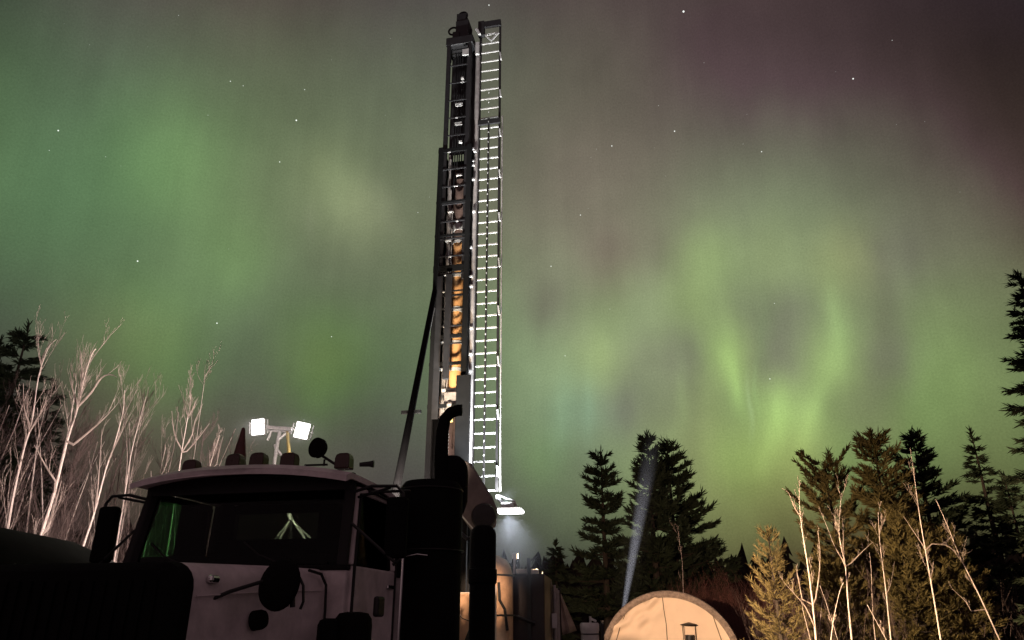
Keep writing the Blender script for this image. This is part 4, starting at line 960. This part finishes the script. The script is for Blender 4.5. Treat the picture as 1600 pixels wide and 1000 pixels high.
# saplings: four kinds, copied
rng = random.Random(99); protos = []
SG = 'thin bare saplings in the left thicket'
def copy_tree(o, loc, rz, sc):
    c = o.copy(); COL.objects.link(c); c.location = loc; c.rotation_euler = (0, 0, rz); c.scale = (sc,) * 3
    for ch in o.children:
        e = ch.copy(); COL.objects.link(e); e.parent = c
    return c
def sapling(seed, hgt):
    r_ = random.Random(seed); t = thing('sapling', 'thin bare sapling among the crowded twigs of the left thicket', 'sapling', (0, 0, 0), 0, SG)
    pts = [V((0, 0, 0))]; d = V((0, 0, 1))
    for i in range(7): d = (d + V((r_.uniform(-.09, .09), r_.uniform(-.09, .09), .1))).normalized(); pts.append(pts[-1] + d * hgt / 7)
    MB().tube(pts, [.020 * (1 - .85 * i / 7) + .003 for i in range(8)], 6).build('trunk', M_bark if seed % 4 in (0, 1) else M_twig, t, smooth=True)
    cr = MB()
    for k in range(20):
        s_ = r_.uniform(.18, .98) * 7; i0 = min(int(s_), 6); b = pts[i0].lerp(pts[i0 + 1], s_ - i0); a = r_.uniform(0, 6.28)
        grow(cr, b, V((math.cos(a), math.sin(a), 1.3)), hgt * .2 * r_.uniform(.5, 1.2) * (1.2 - s_ / 9), .006, 2, r_)
    cr.build('branches', M_twig, t); return t
protos = [sapling(300 + k, 5.0 + .4 * k) for k in range(4)]
for k in range(46):
    px_ = rng.uniform(-40, 372); Y_ = rng.uniform(15.5, 27); top_py = rng.uniform(600, 735) + (40 if px_ > 230 else 0) * rng.random()
    q = at(px_, top_py, Y_); src = protos[k % 4]; sc = q.z / (5.0 + .4 * (k % 4))
    xx = q.x - .06 * q.z * (1 if px_ < 300 else .4)
    if k < 4: src.location = (xx, Y_, 0); src.rotation_euler = (0, 0, rng.uniform(0, 6.28)); src.scale = (sc,) * 3
    else: copy_tree(src, (xx, Y_, 0), rng.uniform(0, 6.28), sc)
for k in range(6):
    px_ = rng.uniform(1215, 1520); Y_ = rng.uniform(19.5, 24); q = at(px_, rng.uniform(850, 960), Y_); sc = q.z / (5.0 + .4 * (k % 4))
    c = copy_tree(protos[k % 4], (q.x, Y_, 0), rng.uniform(0, 6.28), sc)
    c['label'] = 'thin bare sapling in the brown brush under the right-hand trees'; c['group'] = 'thin saplings at the right'
# brush that nobody could count
def brush(name, x0, x1, y0, y1, n, hmax, seed, m, label):
    r_ = random.Random(seed); mb = MB()
    for k in range(n):
        p_ = V((r_.uniform(x0, x1), r_.uniform(y0, y1), 0)); a = r_.uniform(0, 6.28); hh = hmax * r_.uniform(.4, 1)
        q_ = p_ + V((math.cos(a) * .25 * hh, math.sin(a) * .25 * hh, hh)); mid = p_.lerp(q_, .5) + V((r_.uniform(-.1, .1), r_.uniform(-.1, .1), 0))
        mb.tube([p_, mid, q_], [.007, .005, .002], 3, False)
        for j in range(5):
            s_ = r_.uniform(.3, .95); b = p_.lerp(q_, s_); a = r_.uniform(0, 6.28); l = hh * r_.uniform(.12, .3); e = b + V((math.cos(a) * .5, math.sin(a) * .5, .8)) * l
            mb.tube([b, e], [.004, .0015], 3, False)
    tag(mb.build(name, m), label, kind='stuff')
brush('undergrowth', -16, -6.5, 16, 27, 800, 4.6, 5, M_twig, 'dense bare pinkish twigs filling the thicket at left')
brush('undergrowth', 7.2, 11.5, 30, 40, 1000, 3.4, 8, mat('red_brush', (.17, .07, .055), .85, 0, .3, 5), 'dim reddish brush at the foot of the pines beyond the tent')
brush('undergrowth', 8.2, 19, 23, 30, 700, 3.0, 6, M_twig, 'bare brown twigs under the trees at right')
# far wood closing the clearing
r_ = random.Random(3); fwm = MB()
for k in range(800):
    a = r_.uniform(-70, 70); Y_ = r_.uniform(52, 80); x = math.tan(R(a)) * Y_; hh = r_.uniform(5.2, 6.9) * (1.0 + .25 * (abs(a) > 24)); rad = r_.uniform(1.2, 2.1)
    for w_ in range(9):
        z = hh * (.08 + .9 * w_ / 9); rr = rad * (1 - .9 * (w_ / 9) ** 1.6); nn = 7; o = len(fwm.v); a0 = r_.uniform(0, 6)
        fwm.v.append((x + r_.uniform(-.2, .2), Y_, z + hh * r_.uniform(.08, .17)))
        for j in range(nn * 2):
            aa = a0 + math.pi * j / nn; q = rr * (1.0 if j % 2 else .5) * r_.uniform(.7, 1.25); fwm.v.append((x + q * math.cos(aa), Y_ + q * math.sin(aa), z - (.12 * hh * r_.random() if j % 2 else 0)))
        for j in range(nn * 2): fwm.f.append((o, o + 1 + j, o + 1 + (j + 1) % (nn * 2)))
tag(fwm.build('far_wood', M_wood), 'far dark wood closing the clearing', kind='stuff')

# ---------------------------------------------------------------- misty air: glow under the work lamp, the upward beam behind the tent; added tower bloom
def mist_mat(name, dens, fall=True):
    m = bpy.data.materials.new(name); m.use_nodes = True; t = m.node_tree; t.nodes.clear()
    vs = t.nodes.new('ShaderNodeVolumeScatter'); vs.inputs['Color'].default_value = (.85, .88, 1, 1); vs.inputs['Density'].default_value = dens
    o = t.nodes.new('ShaderNodeOutputMaterial'); t.links.new(vs.outputs[0], o.inputs['Volume'])
    if fall:
        tcx = t.nodes.new('ShaderNodeTexCoord'); ln = t.nodes.new('ShaderNodeVectorMath'); ln.operation = 'LENGTH'; t.links.new(tcx.outputs['Object'], ln.inputs[0])
        mr = t.nodes.new('ShaderNodeMapRange'); mr.interpolation_type = 'SMOOTHSTEP'; mr.inputs['From Min'].default_value = 1.0; mr.inputs['From Max'].default_value = .1; mr.inputs['To Max'].default_value = dens
        mr.inputs['From Min'].default_value = .1; mr.inputs['From Max'].default_value = 1.0; mr.inputs['To Min'].default_value = dens; mr.inputs['To Max'].default_value = 0
        t.links.new(ln.outputs['Value'], mr.inputs['Value']); t.links.new(mr.outputs[0], vs.inputs['Density'])
    return m
def ball(name, c, sc, m, label):
    mb = MB(); mb.lathe([(max(.001, math.sin(math.pi * i / 14)), -math.cos(math.pi * i / 14)) for i in range(15)], n=24)
    o = mb.build(name, m, smooth=True); o.location = c; o.scale = sc; return tag(o, label, kind='stuff')
ball('mist', at(806, 846, 12.6), (.75, .6, .95), mist_mat('lamp_mist', .034), 'thin mist lit bluish under the work lamp')
ball('mist', at(437, 672, 19.7), (1.7, .8, .62), mist_mat('tower_bloom', .05), 'added scatter ball imitating bloom round the light tower heads')  # added volume standing in for lamp glare at the tower heads
bq = at(973, 960, 35.5); bt = at(1021, 682, 35.5); bd = (bt - bq).normalized()
sl = thing('searchlight', 'upturned narrow searchlight behind the tent throwing a pale beam past the pines', 'searchlight', bq - bd * 1.7)
MB().lathe([(.08, -.25), (.12, -.2), (.13, .0), (.11, .0)], n=18).build('housing', M_black, sl, smooth=True).rotation_euler = bd.to_track_quat('Z', 'Y').to_euler()
MB().cyl((0, 0, -bq.z + 1.7 * bd.z), (0, 0, -.1), .03, n=8).build('stand', M_black, sl)
lamp('searchlight_beam', 'SPOT', V((0, 0, 0)) + bd * .05, bd * 5, BEAM_W * 1.5, (1.0, .97, 1.0), sl, .02, 7.0, 1.0)
bm = ball('mist', bq.lerp(bt, .42), (1.0, 1.0, 5.8), mist_mat('beam_mist', .03), 'thin mist in which the searchlight beam shows'); bm.rotation_euler = bd.to_track_quat('Z', 'Y').to_euler()
